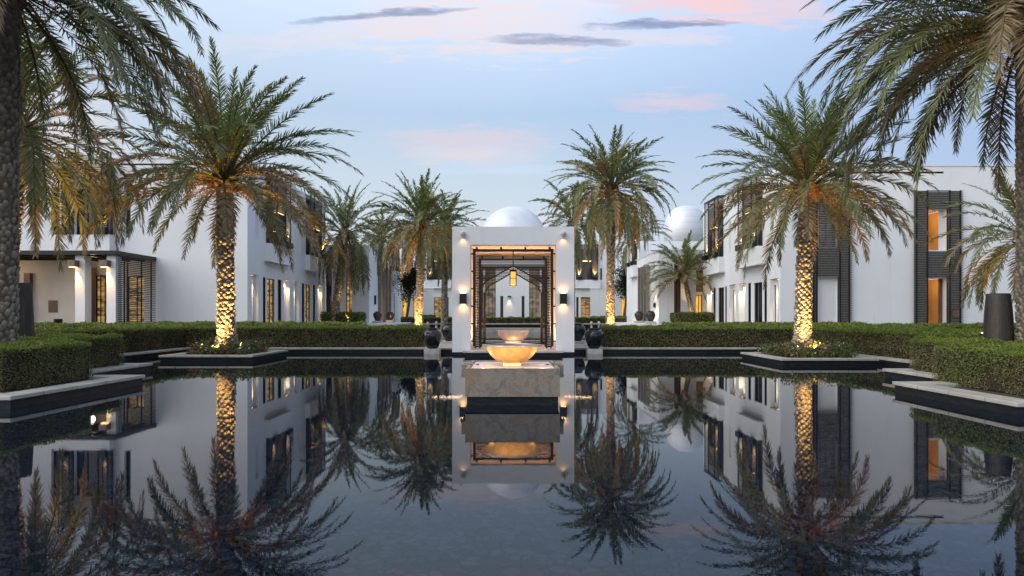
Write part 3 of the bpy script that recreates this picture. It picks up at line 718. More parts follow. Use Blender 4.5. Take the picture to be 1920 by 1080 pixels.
# big dome beyond
dm = thing('dome_tower', 'big silver banded dome rising over the right entrance block', 'dome', (21.7, 80, .85))
prof = [(2.62, 9.6), (2.62, 12.4)] + [(2.62*(math.cos(t)**.8), 12.4+2.9*math.sin(t)) for t in [R(k) for k in range(6, 90, 6)]] + [(.02, 15.3)]
MB().lathe(21.7, 80, prof, 48).build('dome', 'bigdome', dm, smooth=True)
MB().lathe(21.7, 80, [(3.0, .85), (3.0, 9.3), (2.8, 9.6), (2.7, 9.6)], 48).build('drum', 'plaster', dm, smooth=False)
MB().box(15, 30, 78, 79, .85, 9.0).build('wall', 'plaster', dm)

# ------------------------------------------------------------------ pavilion
pv = thing('pavilion', 'white domed pavilion standing at the far edge of the pool', 'pavilion', (.05, 26, 0))
X0, X1, Y0, Y1 = -2.43, 2.53, 26.0, 30.75
ox0, ox1, oz = -1.69, 1.79, 4.48
wb = MB()
wb.box(X0, ox0, Y0, Y1, .12, 5.22); wb.box(ox1, X1, Y0, Y1, .12, 5.22); wb.box(ox0, ox1, Y0, Y1, oz, 5.22)
for s_ in (-1, 1): wb.box(*sorted((.05+s_*1.615, .05+s_*1.739)), 30.5, 30.74, .22, oz-.001)
wb.box(.05-1.61, .05+1.61, 30.5, 30.74, 4.34, oz-.001)
wb.build('wall', 'plaster', pv)
MB().box(X0+.02, X1-.02, Y0+.02, Y1-.02, -.5, .119).build('plinth', 'tile', pv)
MB().box(ox0+.002, ox1-.002, Y0+.03, Y1, .12, .215).build('floor', 'stone', pv)
MB().box(-1.92, 2.02, 25.1, Y0-.002, .14, .215).build('threshold_slab', 'stone', pv, bevel=.012)
MB().box(-1.86, 1.96, 25.16, Y0-.002, -.5, .139).build('threshold_base', 'tile', pv)
dz = [(1.46*math.cos(t), 5.0+1.44*math.sin(t)) for t in [R(k) for k in range(0, 90, 5)]] + [(.01, 6.44)]
MB().lathe(.05, 28.4, [(1.5, 5.0)]+dz, 48).build('dome', 'dome', pv, smooth=True)
ARCH = [(-1.295,2.70),(-1.283,2.75),(-1.255,2.83),(-1.21,2.91),(-1.15,2.985),(-1.06,3.06),(-.93,3.13),(-.76,3.215),(-.56,3.33),(-.30,3.485),(-.12,3.585),(0,3.66)]
def arch_pts(cx, half, zs, zp):
    return [(cx + x_*half/1.295, z_) for x_, z_ in ARCH]
def lattice(Yp, ow, ot, half, zs, zp, bot):
    cx = .05
    fr = MB(); L, Rr = cx-ow, cx+ow
    for x_ in (L, Rr): fr.box(x_-.055, x_+.055, Yp-.04, Yp+.04, bot, ot+.05)
    fr.box(L+.045, Rr-.045, Yp-.04, Yp+.04, ot-.04, ot+.04)
    hl = half
    for s in (-1, 1):
        a = cx+s*hl; fr.box(min(a, a+s*.11), max(a, a+s*.11), Yp-.035, Yp+.035, bot, zs)
        b = cx+s*(hl+.06)
        ap = arch_pts(cx, hl, zs, zp)
        pts = [(cx+s*(cx-x_), z_) for x_, z_ in ap]
        for p, q in zip(pts, pts[1:]): fr.bar((p[0], Yp, p[1]), (q[0], Yp, q[1]), .06, .07)
        fr.box(min(a, cx+s*ow), max(a, cx+s*ow), Yp-.038, Yp+.038, bot-.03, bot+.03)
    fr.box(cx-.022, cx+.022, Yp-.03, Yp+.03, zp, ot-.04)
    # stand-off brackets
    for k in range(6):
        z = .55 + k*(ot-.7)/5
        for s in (-1, 1): e = cx+s*(ow+.045); f_ = cx+s*(ow+.13); fr.box(min(e, f_), max(e, f_), Yp-.03, Yp+.03, z-.03, z+.03)
    for k in range(4): xx = L+.1 + k*(2*ow-.2)/3; fr.box(xx-.04, xx+.04, Yp-.03, Yp+.03, ot+.041, ot+.13)
    for s in (-1, 1):
        for xx in (cx+s*(ow-.05), cx+s*(hl+.08)): fr.box(xx-.03, xx+.03, Yp-.03, Yp+.03, bot-.08, bot-.031)
    lat = fr.build('lattice_frame', 'dark', pv)
    sl = MB(); ap = arch_pts(cx, hl, zs, zp)
    z = bot+.06
    while z < ot-.06:
        if z < zs: xi = hl
        elif z < zp:
            xi = None
            for p, q in zip(ap, ap[1:]):
                if p[1] <= z <= q[1]: xi = cx - (p[0] + (q[0]-p[0])*(z-p[1])/(q[1]-p[1])); break
            if xi is None: xi = .01
        else: xi = 0
        if xi <= .02: sl.box(L+.04, Rr-.04, Yp-.02, Yp+.02, z, z+.034)
        else:
            sl.box(L+.04, cx-xi-.02, Yp-.02, Yp+.02, z, z+.034); sl.box(cx+xi+.02, Rr-.04, Yp-.02, Yp+.02, z, z+.034)
        z += .066
    sl.build('slats', 'dark', lat)
lattice(26.35, 1.60, 4.30, 1.295, 2.70, 3.66, .34)
lattice(30.30, 1.56, 4.26, 1.295, 2.70, 3.66, .34)
# ceiling uplights etc.
for s in (-1, 1):
    xs = .05+s*2.03
    b = MB().box(xs-.14, xs+.14, Y0-.17, Y0-.002, 2.07, 2.50); sc_ = b.build('wall_sconce', 'dark', pv)
    spot(sc_, (xs, Y0-.10, 2.52), (xs, Y0-.02, 3.4), 5, 160, .9, .03, (1, .46, .12))
    spot(sc_, (xs, Y0-.10, 2.05), (xs, Y0-.02, 1.2), 5, 160, .9, .03, (1, .46, .12))
    for dz_ in (2.504, 2.060): MB().box(xs-.10, xs+.10, Y0-.145, Y0-.03, dz_, dz_+.006).build('lens', 'hotglow', sc_)
    xo = X0 if s < 0 else X1
    b = MB().box(min(xo, xo+s*.1)+s*.002, max(xo, xo+s*.1)+s*.002, Y0+1.8, Y0+2.08, 2.07, 2.5); sc_ = b.build('wall_sconce', 'dark', pv)
    for zz, zt in ((2.56, 4), (2.01, .5)): spot(sc_, (xo+s*.12, Y0+1.94, zz), (xo+s*.02, Y0+1.94, zt), 8, 140, .9, .03, (1, .66, .30))
    # small spot heads high on the facade
    b = MB(); zz = 4.93; b.lathe(xs, Y0-.10, [(.05, zz-.14), (.11, zz-.02), (.10, zz+.05), (.03, zz+.10)], 14).box(xs-.03, xs+.03, Y0-.06, Y0-.002, zz+.02, zz+.08)
    hd = b.build('spotlight_head', 'stone', pv)
    spot(hd, (xs, Y0-.12, zz-.16), (xs, Y0+.0, zz-.8), 3.0, 120, .9, .03, (1, .5, .15)); 
    # warm uplights inside the reveal
    for yy_ in (26.75, 29.2):
        spot(pv, (.05+s*1.15, yy_, .26), (.05+s*1.76, yy_, 2.4), (120 if yy_ < 28 else 280), 120, .9, .06, (1, .48, .22))
    spot(pv, (.05+s*1.66, 26.16, .26), (.05+s*1.735, 26.16, 3.6), 5, 50, .9, .04, (1, .48, .22))
ln = thing('lantern', 'small dark lattice lantern hanging in the middle of the pavilion', 'lantern', (.05, 28.3, 2.93))
f = MB(); lx, ly = .05, 28.3
for sx in (-1, 1):
    for sy in (-1, 1): f.box(lx+sx*.14-.015, lx+sx*.14+.015, ly+sy*.14-.015, ly+sy*.14+.015, 2.93, 3.57)
for zz in (2.93, 3.24, 3.55): 
    for s in (-1, 1): f.box(lx-.125, lx+.125, ly+s*.14-.012, ly+s*.14+.012, zz, zz+.03); f.box(lx+s*.14-.012, lx+s*.14+.012, ly-.125, ly+.125, zz, zz+.03)
for k in range(5):
    xx = lx-.1+k*.05
    for s in (-1, 1): f.box(xx-.004, xx+.004, ly+s*.14-.005, ly+s*.14+.005, 2.96, 3.55)
f.box(lx-.155, lx+.155, ly-.155, ly+.155, 3.581, 3.61)
f.build('frame', 'dark', ln)
MB().box(lx-.11, lx+.11, ly-.11, ly+.11, 2.97, 3.54).build('glass_body', 'lantern', ln)
MB().box(lx-.008, lx+.008, ly-.008, ly+.008, 3.611, oz-.002).build('chain', 'dark', ln)
point(ln, (lx, ly, 2.85), 13, .1, (1, .50, .18)); point(ln, (lx, ly, 3.72), 11, .1, (1, .50, .18))

# ------------------------------------------------------------------ fountain in front
ft = thing('fountain_block', 'veined stone fountain block rising from the dark pool', 'fountain', (.02, 12.4, 0))
bx0, bx1, by0, by1 = -.835, .855, 11.4, 13.5
b = MB().box(bx0, bx1, by0, by0+.06, .156, .66).box(bx0, bx1, by1-.06, by1, .156, .66)
for xa, xb in ((bx0, bx0+.06), (bx1-.06, bx1)):
    b.box(xa, xb, by0+.06, 12.25, .156, .66).box(xa, xb, 12.75, by1-.06, .156, .66).box(xa, xb, 12.25, 12.75, .156, .48)
b.box(bx0+.06, bx1-.06, by0+.06, by1-.06, .156, .58)
b.build('stone_body', 'marble', ft)
MB().box(bx0+.03, bx1-.03, by0+.04, by1-.04, -.5, .155).build('plinth', 'tile', ft)
for s, xa in ((-1, bx0), (1, bx1)):
    q = MB(); x0_, x1_ = sorted((xa+s*.001, xa+s*.13))
    q.box(x0_, x1_, 12.22, 12.27, .42, .665).box(x0_, x1_, 12.73, 12.78, .42, .665).box(x0_, x1_, 12.27, 12.73, .42, .50)
    q.build('spout', 'marble', ft)
    q = MB(); pts = [(xa+s*(.10+.022*k), .515 - .012*k*k) for k in range(4)]
    for (xa_, za_), (xb_, zb_) in zip(pts, pts[1:]): q.quad((xa_, 12.30, za_), (xa_, 12.70, za_), (xb_, 12.70, zb_), (xb_, 12.30, zb_))
    q.build('water_sheet', 'falling', ft)
    spot(ft, (xa-s*.05, 12.5, .56), (xa+s*.5, 12.5, .50), 5, 120, .8, .03, (1, .55, .18))
for s in (-1, 1):
    xa = bx0 if s < 0 else bx1; q = MB()
    for k in range(170):
        dd = abs(random.Random(k*7+s).gauss(0, 1)); rr_ = random.Random(k*13+s*5)
        x_ = xa+s*(.14+dd*.26); y_ = 12.5+rr_.gauss(0, .12)*(1-.4*min(dd,1)); z_ = .003+abs(rr_.gauss(0, .012)); w_ = rr_.uniform(.003, .008)
        q.quad((x_-w_, y_-w_, z_), (x_+w_, y_-w_, z_), (x_+w_, y_+w_, z_+w_*1.5), (x_-w_, y_+w_, z_+w_*1.5))
    stuff(q.build('splash_droplets', 'pinkstone', ft))
    spot(ft, (xa+s*.16, 12.5, .40), (xa+s*.45, 12.5, .0), 6, 100, .8, .03, (1, .6, .22))
MB().box(bx0+.07, bx1-.07, by0+.07, by1-.07, .581, .635).build('top_slab', 'pinkstone', ft, bevel=.008)
fb = thing('fountain_bowl', 'large gilded bowl with a grey rim on the front fountain block', 'bowl', (.02, 12.5, .62), 'fountain bowls on the axis')
bcx, bcy = .0, 12.45
pr = [(.16, .69), (.245, .70), (.31, .735), (.385, .80), (.445, .875), (.50, .955), (.545, 1.015)]
MB().lathe(bcx, bcy, pr + [(.555, 1.022)] + [(r-.018, z+.012) for r, z in reversed(pr)], 64).build('bowl', 'bowl', fb, smooth=True)
MB().lathe(bcx, bcy, [(.550, 1.010), (.580, 1.016), (.582, 1.040), (.520, 1.046), (.505, 1.02)], 64, cap=False).build('rim', 'bowlrim', fb, smooth=False)
MB().lathe(bcx, bcy, [(.001, 1.000), (.535, 1.000)], 64, cap=False).build('water_fill', 'water', fb)
MB().box(bcx-.17, bcx+.17, bcy-.17, bcy+.17, .60, .695).build('foot', 'pinkstone', fb, bevel=.01)
def bowl_up(x_, y_, pw, tx=0, ty=0, tz=.9): 
    k = MB().lathe(x_, y_, [(.03, .62), (.035, .645), (.028, .652)], 12).build('uplight', 'dark', ft)
    spot(k, (x_, y_, .665), (bcx+tx, bcy+ty, tz), pw, 120, .8, .03, (1, .60, .24))
bowl_up(-.55, by0+.16, 18, -.25, -.3); bowl_up(.58, by0+.16, 18, .25, -.3); bowl_up(0.0, by0+.14, 8, 0, -.3); bowl_up(-.68, 12.6, 5); bowl_up(.70, 12.6, 5)
for x_ in (-.52, .56): point(ft, (x_, by0+.34, .695), 1.3, .02, (1, .50, .15))  # added point lights without fixtures, warming the top of the block
# second bowl in the pavilion
sbw = thing('fountain_bowl', 'pale pink stone bowl on a pedestal inside the pavilion', 'bowl', (.05, 28.3, .215), 'fountain bowls on the axis')
pr = [(.20, .50), (.40, .52), (.55, .60), (.64, .72), (.69, .90)]
MB().lathe(.05, 28.3, pr + [(.69, .96), (.63, .96)] + [(r-.06, z+.05) for r, z in reversed(pr)], 48).build('bowl', 'pinkstone', sbw, smooth=True)
MB().box(-.31, .41, 27.94, 28.66, .216, .498).build('pedestal', 'pinkstone', sbw, bevel=.015)
MB().lathe(.05, 28.3, [(.001, .935), (.62, .935)], 48, cap=False).build('water_fill', 'water', sbw)
spot(sbw, (.05, 27.6, .26), (.05, 28.2, .8), 6, 120, .8, .05)

# ------------------------------------------------------------------ jars
def make_jar(name, label, x_, y_, z_, h, mt, ped, group):
    t = thing(name, label, 'jar', (x_, y_, z_), group)
    r = h*.475
    pf = [(r*.46, 0), (r*.52, h*.02), (r*.70, h*.18), (r*.88, h*.38), (r*.99, h*.58), (r*1.0, h*.70), (r*.90, h*.82), (r*.70, h*.90), (r*.56, h*.935), (r*.56, h*.96), (r*.66, h*.985), (r*.66, h), (r*.52, h), (r*.48, h*.93), (r*.5, h*.88)]
    MB().lathe(x_, y_, [(a, z_+b) for a, b in pf], 36).build('body', mt, t, smooth=True)
    if ped:
        p = MB().box(x_-ped, x_+ped, y_-ped, y_+ped, z_-(.26 if z_ < .6 else .2), z_-.002).build('plinth', 'stone', t, bevel=.015)
    return t
def dupe(root, loc, label):
    r = root.copy(); col.objects.link(r); r.location = loc; r['label'] = label
    for ch in list(root.children):
        c_ = ch.copy(); col.objects.link(c_); c_.parent = r
    return r
j = make_jar('glazed_jar', 'black glazed jar on a stone block at the pool edge left of the pavilion', -3.34, 26.9, .22, .86, 'jar', .32, 'black jars around the pavilion')
dupe(j, (3.45, 26.9, .22), 'black glazed jar on a stone block at the pool edge right of the pavilion')
dupe(j, (-3.08, 31.6, .36), 'black jar half hidden behind the left side of the pavilion')
dupe(j, (3.22, 31.6, .36), 'black jar half hidden behind the right side of the pavilion')
for x_, y_ in ((-3.34, 26.9), (3.45, 26.9)): pass
j2 = make_jar('entrance_jar', 'round dark jar left of the screened doorway of the left entrance block', -11.3, 53.8, 1.18, .78, 'jarbrown', .38, 'dark jars flanking the entrance doorways')
dupe(j2, (-11.4, 60.0, 1.18), 'round dark jar right of the screened doorway of the left entrance block')
dupe(j2, (10.55, 53.2, 1.18), 'round dark jar left of the screened doorway of the right entrance block')
dupe(j2, (10.5, 48.5, 1.18), 'round dark jar right of the screened doorway of the right entrance block')
spot(None, (-11.0, 58.6, 1.05), (-12.0, 60, 2.5), 30, 110, .9, .05, name='doorway_uplight')
# small finial fountains
fi = thing('finial_fountain', 'tiny white finial fountain, outer one left of the pavilion', 'fountain', px(802, 612, 50), 'tiny white finial fountains in the rear pool')
p0 = px(802, 612, 50)
MB().lathe(p0.x, p0.y, [(.12, .26), (.08, p0.z-.05), (.06, p0.z+.06), (.16, p0.z+.16), (.19, p0.z+.20), (.08, p0.z+.24), (.10, p0.z+.30), (.03, p0.z+.36)], 16).build('body', 'pinkstone', fi, smooth=True)
for x_, s in ((818, 'tiny white finial fountain, inner one left of the pavilion'), (1109, 'tiny white finial fountain, inner one right of the pavilion'), (1123, 'tiny white finial fountain, outer one right of the pavilion')):
    dupe(fi, px(x_, 611, 50), s)

# tall bronze vases
for (x_, y_, zt_, lb) in ((-12.3, 16.0, 2.42, 'tall tapered dark vase beside the big left palm trunk'), (11.4, 15.0, 2.12, 'tall tapered dark vase left of the big right palm trunk')):
    n = 40; vb = MB()
    prof = [(.36, .17), (.345, .8), (.31, 1.6), (.275, zt_-.12), (.265, zt_-.03), (.25, zt_), (.22, zt_), (.21, zt_-.15)]
    vb.lathe(x_, y_, [(r*.9, z) for r, z in prof], n)
    o = vb.build('tall_vase', 'vase', loc=(x_, y_, .17), smooth=True); tag(o, lb, 'vase', 'tall dark bronze vases')

# ------------------------------------------------------------------ hedges
rng = np.random.default_rng(7)
def leaf_cloud(pts, nrm, size, colr, spread=.8):
    n = len(pts)
    d = nrm + rng.normal(0, spread, (n, 3)); d /= np.linalg.norm(d, axis=1, keepdims=True)
    a = np.cross(d, rng.normal(0, 1, (n, 3))); a /= np.linalg.norm(a, axis=1, keepdims=True)
    b = np.cross(d, a)
    s = size * rng.uniform(.6, 1.3, (n, 1))
    V = np.stack([pts - a*s, pts + b*s*.5, pts + a*s, pts - b*s*.5], 1).reshape(-1, 3)
    Fc = np.arange(n*4).reshape(n, 4)
    return V, Fc, np.repeat(colr, 4, 0)
def hedge(label, x0, x1, y0, y1, z0, z1, size=.03, dens=1400, faces='FTLR', green=1.0, name='clipped_hedge'):
    t = thing(name, label, 'hedge', ((x0+x1)/2, (y0+y1)/2, z0), 'clipped hedges around the pool')
    nx, ny = max(2, int((x1-x0)/.5)), max(2, int((y1-y0)/.5))
    MB().box(x0+.07, x1-.07, y0+.07, y1-.07, z0, z1-.06).build('twigs', 'twig', t)
    Ps, Ns, Cs = [], [], []
    def wob(p): return .05*(np.sin(p[:,0]*3.1+p[:,1]*2.3)+np.sin(p[:,0]*7.3+p[:,2]*6.1)+np.sin(p[:,1]*5.7-p[:,2]*4.3)) / 1.6
    def face(kind, A, uu, vv, nn, du, dv):
        area = du*dv; n = int(area*dens); 
        if n < 1: return
        n = min(n, 60000)
        r1, r2 = rng.random(n), rng.random(n)
        p = A + r1[:,None]*du*np.array(uu) + r2[:,None]*dv*np.array(vv)
        nn_ = np.tile(np.array(nn, float), (n, 1))
        p += nn_ * (wob(p) + rng.uniform(-.06, .015 if kind != 'T' else .03, n) + (rng.random(n) < .03)*rng.uniform(0, .07, n))[:,None]
        pat = np.sin(p[:,0]*2.1+1)*np.sin(p[:,1]*1.7+p[:,2]*3+.5)*.5+.5 + rng.normal(0, .25, n)
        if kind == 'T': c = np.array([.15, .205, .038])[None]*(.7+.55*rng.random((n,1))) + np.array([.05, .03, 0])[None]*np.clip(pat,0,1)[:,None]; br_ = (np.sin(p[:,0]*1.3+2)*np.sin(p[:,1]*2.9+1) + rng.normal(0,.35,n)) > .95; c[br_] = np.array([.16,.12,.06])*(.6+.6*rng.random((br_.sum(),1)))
        else:
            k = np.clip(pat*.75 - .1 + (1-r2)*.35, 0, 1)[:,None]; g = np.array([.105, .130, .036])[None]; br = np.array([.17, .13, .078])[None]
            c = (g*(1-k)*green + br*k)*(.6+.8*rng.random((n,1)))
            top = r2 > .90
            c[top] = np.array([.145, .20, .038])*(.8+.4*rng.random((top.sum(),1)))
        Ps.append(p); Ns.append(nn_); Cs.append(c)
    A = np.array
    if 'F' in faces: face('S', A([x0,y0,z0]), (1,0,0), (0,0,1), (0,-1,0), x1-x0, z1-z0)
    if 'R' in faces: face('S', A([x1,y0,z0]), (0,1,0), (0,0,1), (1,0,0), y1-y0, z1-z0)
    if 'L' in faces: face('S', A([x0,y0,z0]), (0,1,0), (0,0,1), (-1,0,0), y1-y0, z1-z0)
    if 'B' in faces: face('S', A([x0,y1,z0]), (1,0,0), (0,0,1), (0,1,0), x1-x0, z1-z0)
    if 'T' in faces: face('T', A([x0,y0,z1]), (1,0,0), (0,1,0), (0,0,1), x1-x0, y1-y0)
    V, Fc, C = leaf_cloud(np.concatenate(Ps), np.concatenate(Ns), size, np.concatenate(Cs))
    npmesh('leaves', V, [Fc], 'leaf', t, C)
    return t
hz = .19
hedge('nearest clipped hedge block at the left edge of the pool', -14.5, -9.5, 11.9, 14.55, hz, 1.0, .019, 3800, 'FTR')
hedge('second stepped hedge block behind the nearest left hedge', -15.5, -11.05, 14.6, 18.2, hz, 1.05, .021, 3000, 'FTR')
hedge('third long hedge running back along the left side of the pool', -18, -14.4, 18.3, 28.0, hz, 1.10, .035, 1000, 'FTR')
hedge('low hedge row in front of the left pergola porch', -36, -15.5, 31.0, 33.2, hz, 1.18, .05, 420, 'FTR')
hedge('long straight hedge between the left island palm and the pavilion', -18, -3.85, 28.05, 30.0, hz, 1.10, .038, 1000, 'FTR')
hedge('rear hedge row in front of the left villa windows', -19, -7.6, 31.3, 33.4, hz, 1.22, .05, 420, 'FTR')
hedge('nearest clipped hedge block at the right edge of the pool', 9.0, 14.5, 10.7, 13.7, hz, .96, .019, 3800, 'FTL', 1.25)
hedge('second stepped hedge block behind the nearest right hedge', 10.25, 16.5, 13.75, 16.5, hz, 1.0, .021, 3000, 'FTL', 1.25)
hedge('third long hedge running back along the right side of the pool', 12.85, 17.5, 16.6, 28.0, hz, 1.06, .035, 1000, 'FTL', 1.15)
hedge('low hedge row in front of the right villa door screens', 14.5, 33, 28.6, 32.2, hz, 1.14, .05, 420, 'FTL')
hedge('long straight hedge between the pavilion and the right island palm', 4.05, 17.5, 28.05, 30.0, hz, 1.08, .038, 1000, 'FTL')
hedge('rear hedge row in front of the right villa windows', 7.8, 17.5, 31.3, 33.4, hz, 1.2, .05, 420, 'FTL')
hedge('low hedge in front of the main building seen through the arch', -10.5, 10.6, 60.0, 61.5, .86, 1.42, .07, 260, 'FT')
hedge('square hedge under the small palm beside the right entrance block', 11.9, 14.9, 46.6, 48.2, .98, 1.78, .06, 350, 'FTL', 1.3)
hedge('rounded hedge below the leaning palm left of the left entrance block', -15.3, -12.2, 51.0, 53.4, .98, 1.82, .06, 350, 'FTR', 1.3)
hedge('low hedge beside the steps of the left entrance block', -9.2, -7.9, 62, 66, .86, 1.6, .06, 300, 'FTR')
hedge('low hedge beside the steps of the right entrance block', 8.2, 12.3, 64, 66, .86, 1.5, .06, 300, 'FTL')

# ground cover on the islands
def cover(x0, x1, y0, y1, n=7500):
    c = rng.random((90, 2))*[x1-x0, y1-y0] + [x0, y0]
    k = rng.integers(0, 90, n); h = rng.random(n)
    p = np.stack([c[k,0]+rng.normal(0,.13,n), c[k,1]+rng.normal(0,.13,n), .21 + (.10+.44*((k*37 % 90)/90)**1.5)*h + .02], 1)
    p[:,0] = np.clip(p[:,0], x0-.1, x1+.1); p[:,1] = np.clip(p[:,1], y0-.05, y1+.1)
    g = np.where((k % 5 == 0)[:,None], np.array([[.20, .12, .06]]), np.array([[.09, .115, .04]]))*(.5+rng.random((n,1)))
    wht = rng.random(n) < .02; g[wht] = [.6, .55, .5]
    V, Fc, C = leaf_cloud(p, np.tile([0,-.3,.8], (n,1)), .05, g, 1.0)
    return stuff(npmesh('ground_cover', V, [Fc], 'leaf', None, C, ((x0+x1)/2, (y0+y1)/2, .2)))
cover(-11.8, -9.5, 22.75, 25.3); cover(9.1, 11.4, 21.05, 23.8)
V_ = cover(-11.4, -8.9, 14.0, 14.8, 50)
bpy.data.objects.remove(V_)

# ------------------------------------------------------------------ palms
def frond_arrays(Lf, e0, az, droop, nleaf, lmax, wid, r, tip_c, base_c, org, twist=0.0, s0=.17):
    K = 14
    s = np.linspace(0, 1, K)
    el = e0 - droop*s**1.35
    el = np.maximum(el, R(-86))
    azs = az + twist*s
    T = np.stack([np.cos(el)*np.cos(azs), np.cos(el)*np.sin(azs), np.sin(el)], 1)
    P_ = np.concatenate([[[0,0,0]], np.cumsum(T[:-1]*(Lf/(K-1)), 0)]) + org
    side = np.stack([-np.sin(azs), np.cos(azs), np.zeros(K)], 1)
    roll = r.uniform(-.5, .5)
    N = np.cross(T, side)*-1; N = np.cross(side, T)*-1 if False else np.cross(T, side)
    N = np.where(N[:, 2:3] < 0, -N, N)
    side2 = side*math.cos(roll) + N*math.sin(roll); N2 = N*math.cos(roll) - side*math.sin(roll)
    # rachis: triangular tube
    V = []; Fq = []; Cc = []
    wr = np.interp(s, [0, .12, 1], [.075, .035, .006]) * (Lf/4.0)
    ring = np.stack([P_ - side2*wr[:,None], P_ + N2*wr[:,None]*.5, P_ + side2*wr[:,None]], 1).reshape(-1, 3)
    V.append(ring)
    q = []
    for k in range(K-1):
        for m_ in range(3):
            a = k*3+m_; b = k*3+(m_+1) % 3; q.append((a, b, b+3, a+3))
    Fq.append(np.array(q)); Cc.append(np.tile(np.array(base_c), (len(ring), 1)))
    # leaflets
    n = nleaf
    ls = np.linspace(s0, .995, n); ls = np.concatenate([ls, ls + .5/n*(1-s0)]); ls = np.clip(ls, 0, .998)
    sg = np.concatenate([np.ones(n), -np.ones(n)])
    def itp(A): return np.stack([np.interp(ls, s, A[:, i]) for i in range(3)], 1)
    Pp, Tt, Ss, Nn = itp(P_), itp(T), itp(side2), itp(N2)
    t_ = (ls-s0)/(1-s0)
    ang = R(1)*(np.interp(t_, [0, .3, 1], [62, 52, 22]) + r.normal(0, 6, 2*n))
    vup = R(1)*(np.interp(t_, [0, 1], [28, 10]) + r.normal(0, 13, 2*n))
    ll = lmax*np.interp(t_, [0, .12, .35, .7, 1], [.35, .7, 1, .85, .35]) * r.uniform(.82, 1.12, 2*n)
    ll = np.where(r.random(2*n) < .07, ll*r.uniform(.15, .6, 2*n), ll)
    D = Tt*np.cos(ang)[:,None] + (Ss*(sg*np.cos(vup))[:,None] + Nn*np.sin(vup)[:,None])*np.sin(ang)[:,None]
    D /= np.linalg.norm(D, axis=1, keepdims=True)
    W = np.cross(D, Nn); W += Nn*r.normal(0, .5, (2*n,1)); W /= np.linalg.norm(W, axis=1, keepdims=True)
    g = np.array([0, 0, -1.0])
    mid = Pp + D*(ll*.5)[:,None] + g*(ll*.03)[:,None]
    tip = Pp + D*ll[:,None] + g*(ll*r.uniform(.06, .22, 2*n))[:,None]
    ww = wid*np.interp(t_, [0, .5, 1], [.8, 1, .6])[:,None]
    v = np.stack([Pp - W*ww*.35, Pp + W*ww*.35, mid + W*ww*.5, mid - W*ww*.5, tip], 1).reshape(-1, 3)
    off = len(ring); i = np.arange(2*n)*5 + off
    Fq.append(np.stack([i, i+1, i+2, i+3], 1)); Ft = np.stack([i+3, i+2, i+4], 1)
    V.append(v)
    cc = np.array(tip_c)[None]*(.7+.6*r.random((2*n, 1)))
    Cc.append(np.repeat(cc, 5, 0))
    return np.concatenate(V), np.concatenate(Fq), Ft, np.concatenate(Cc)
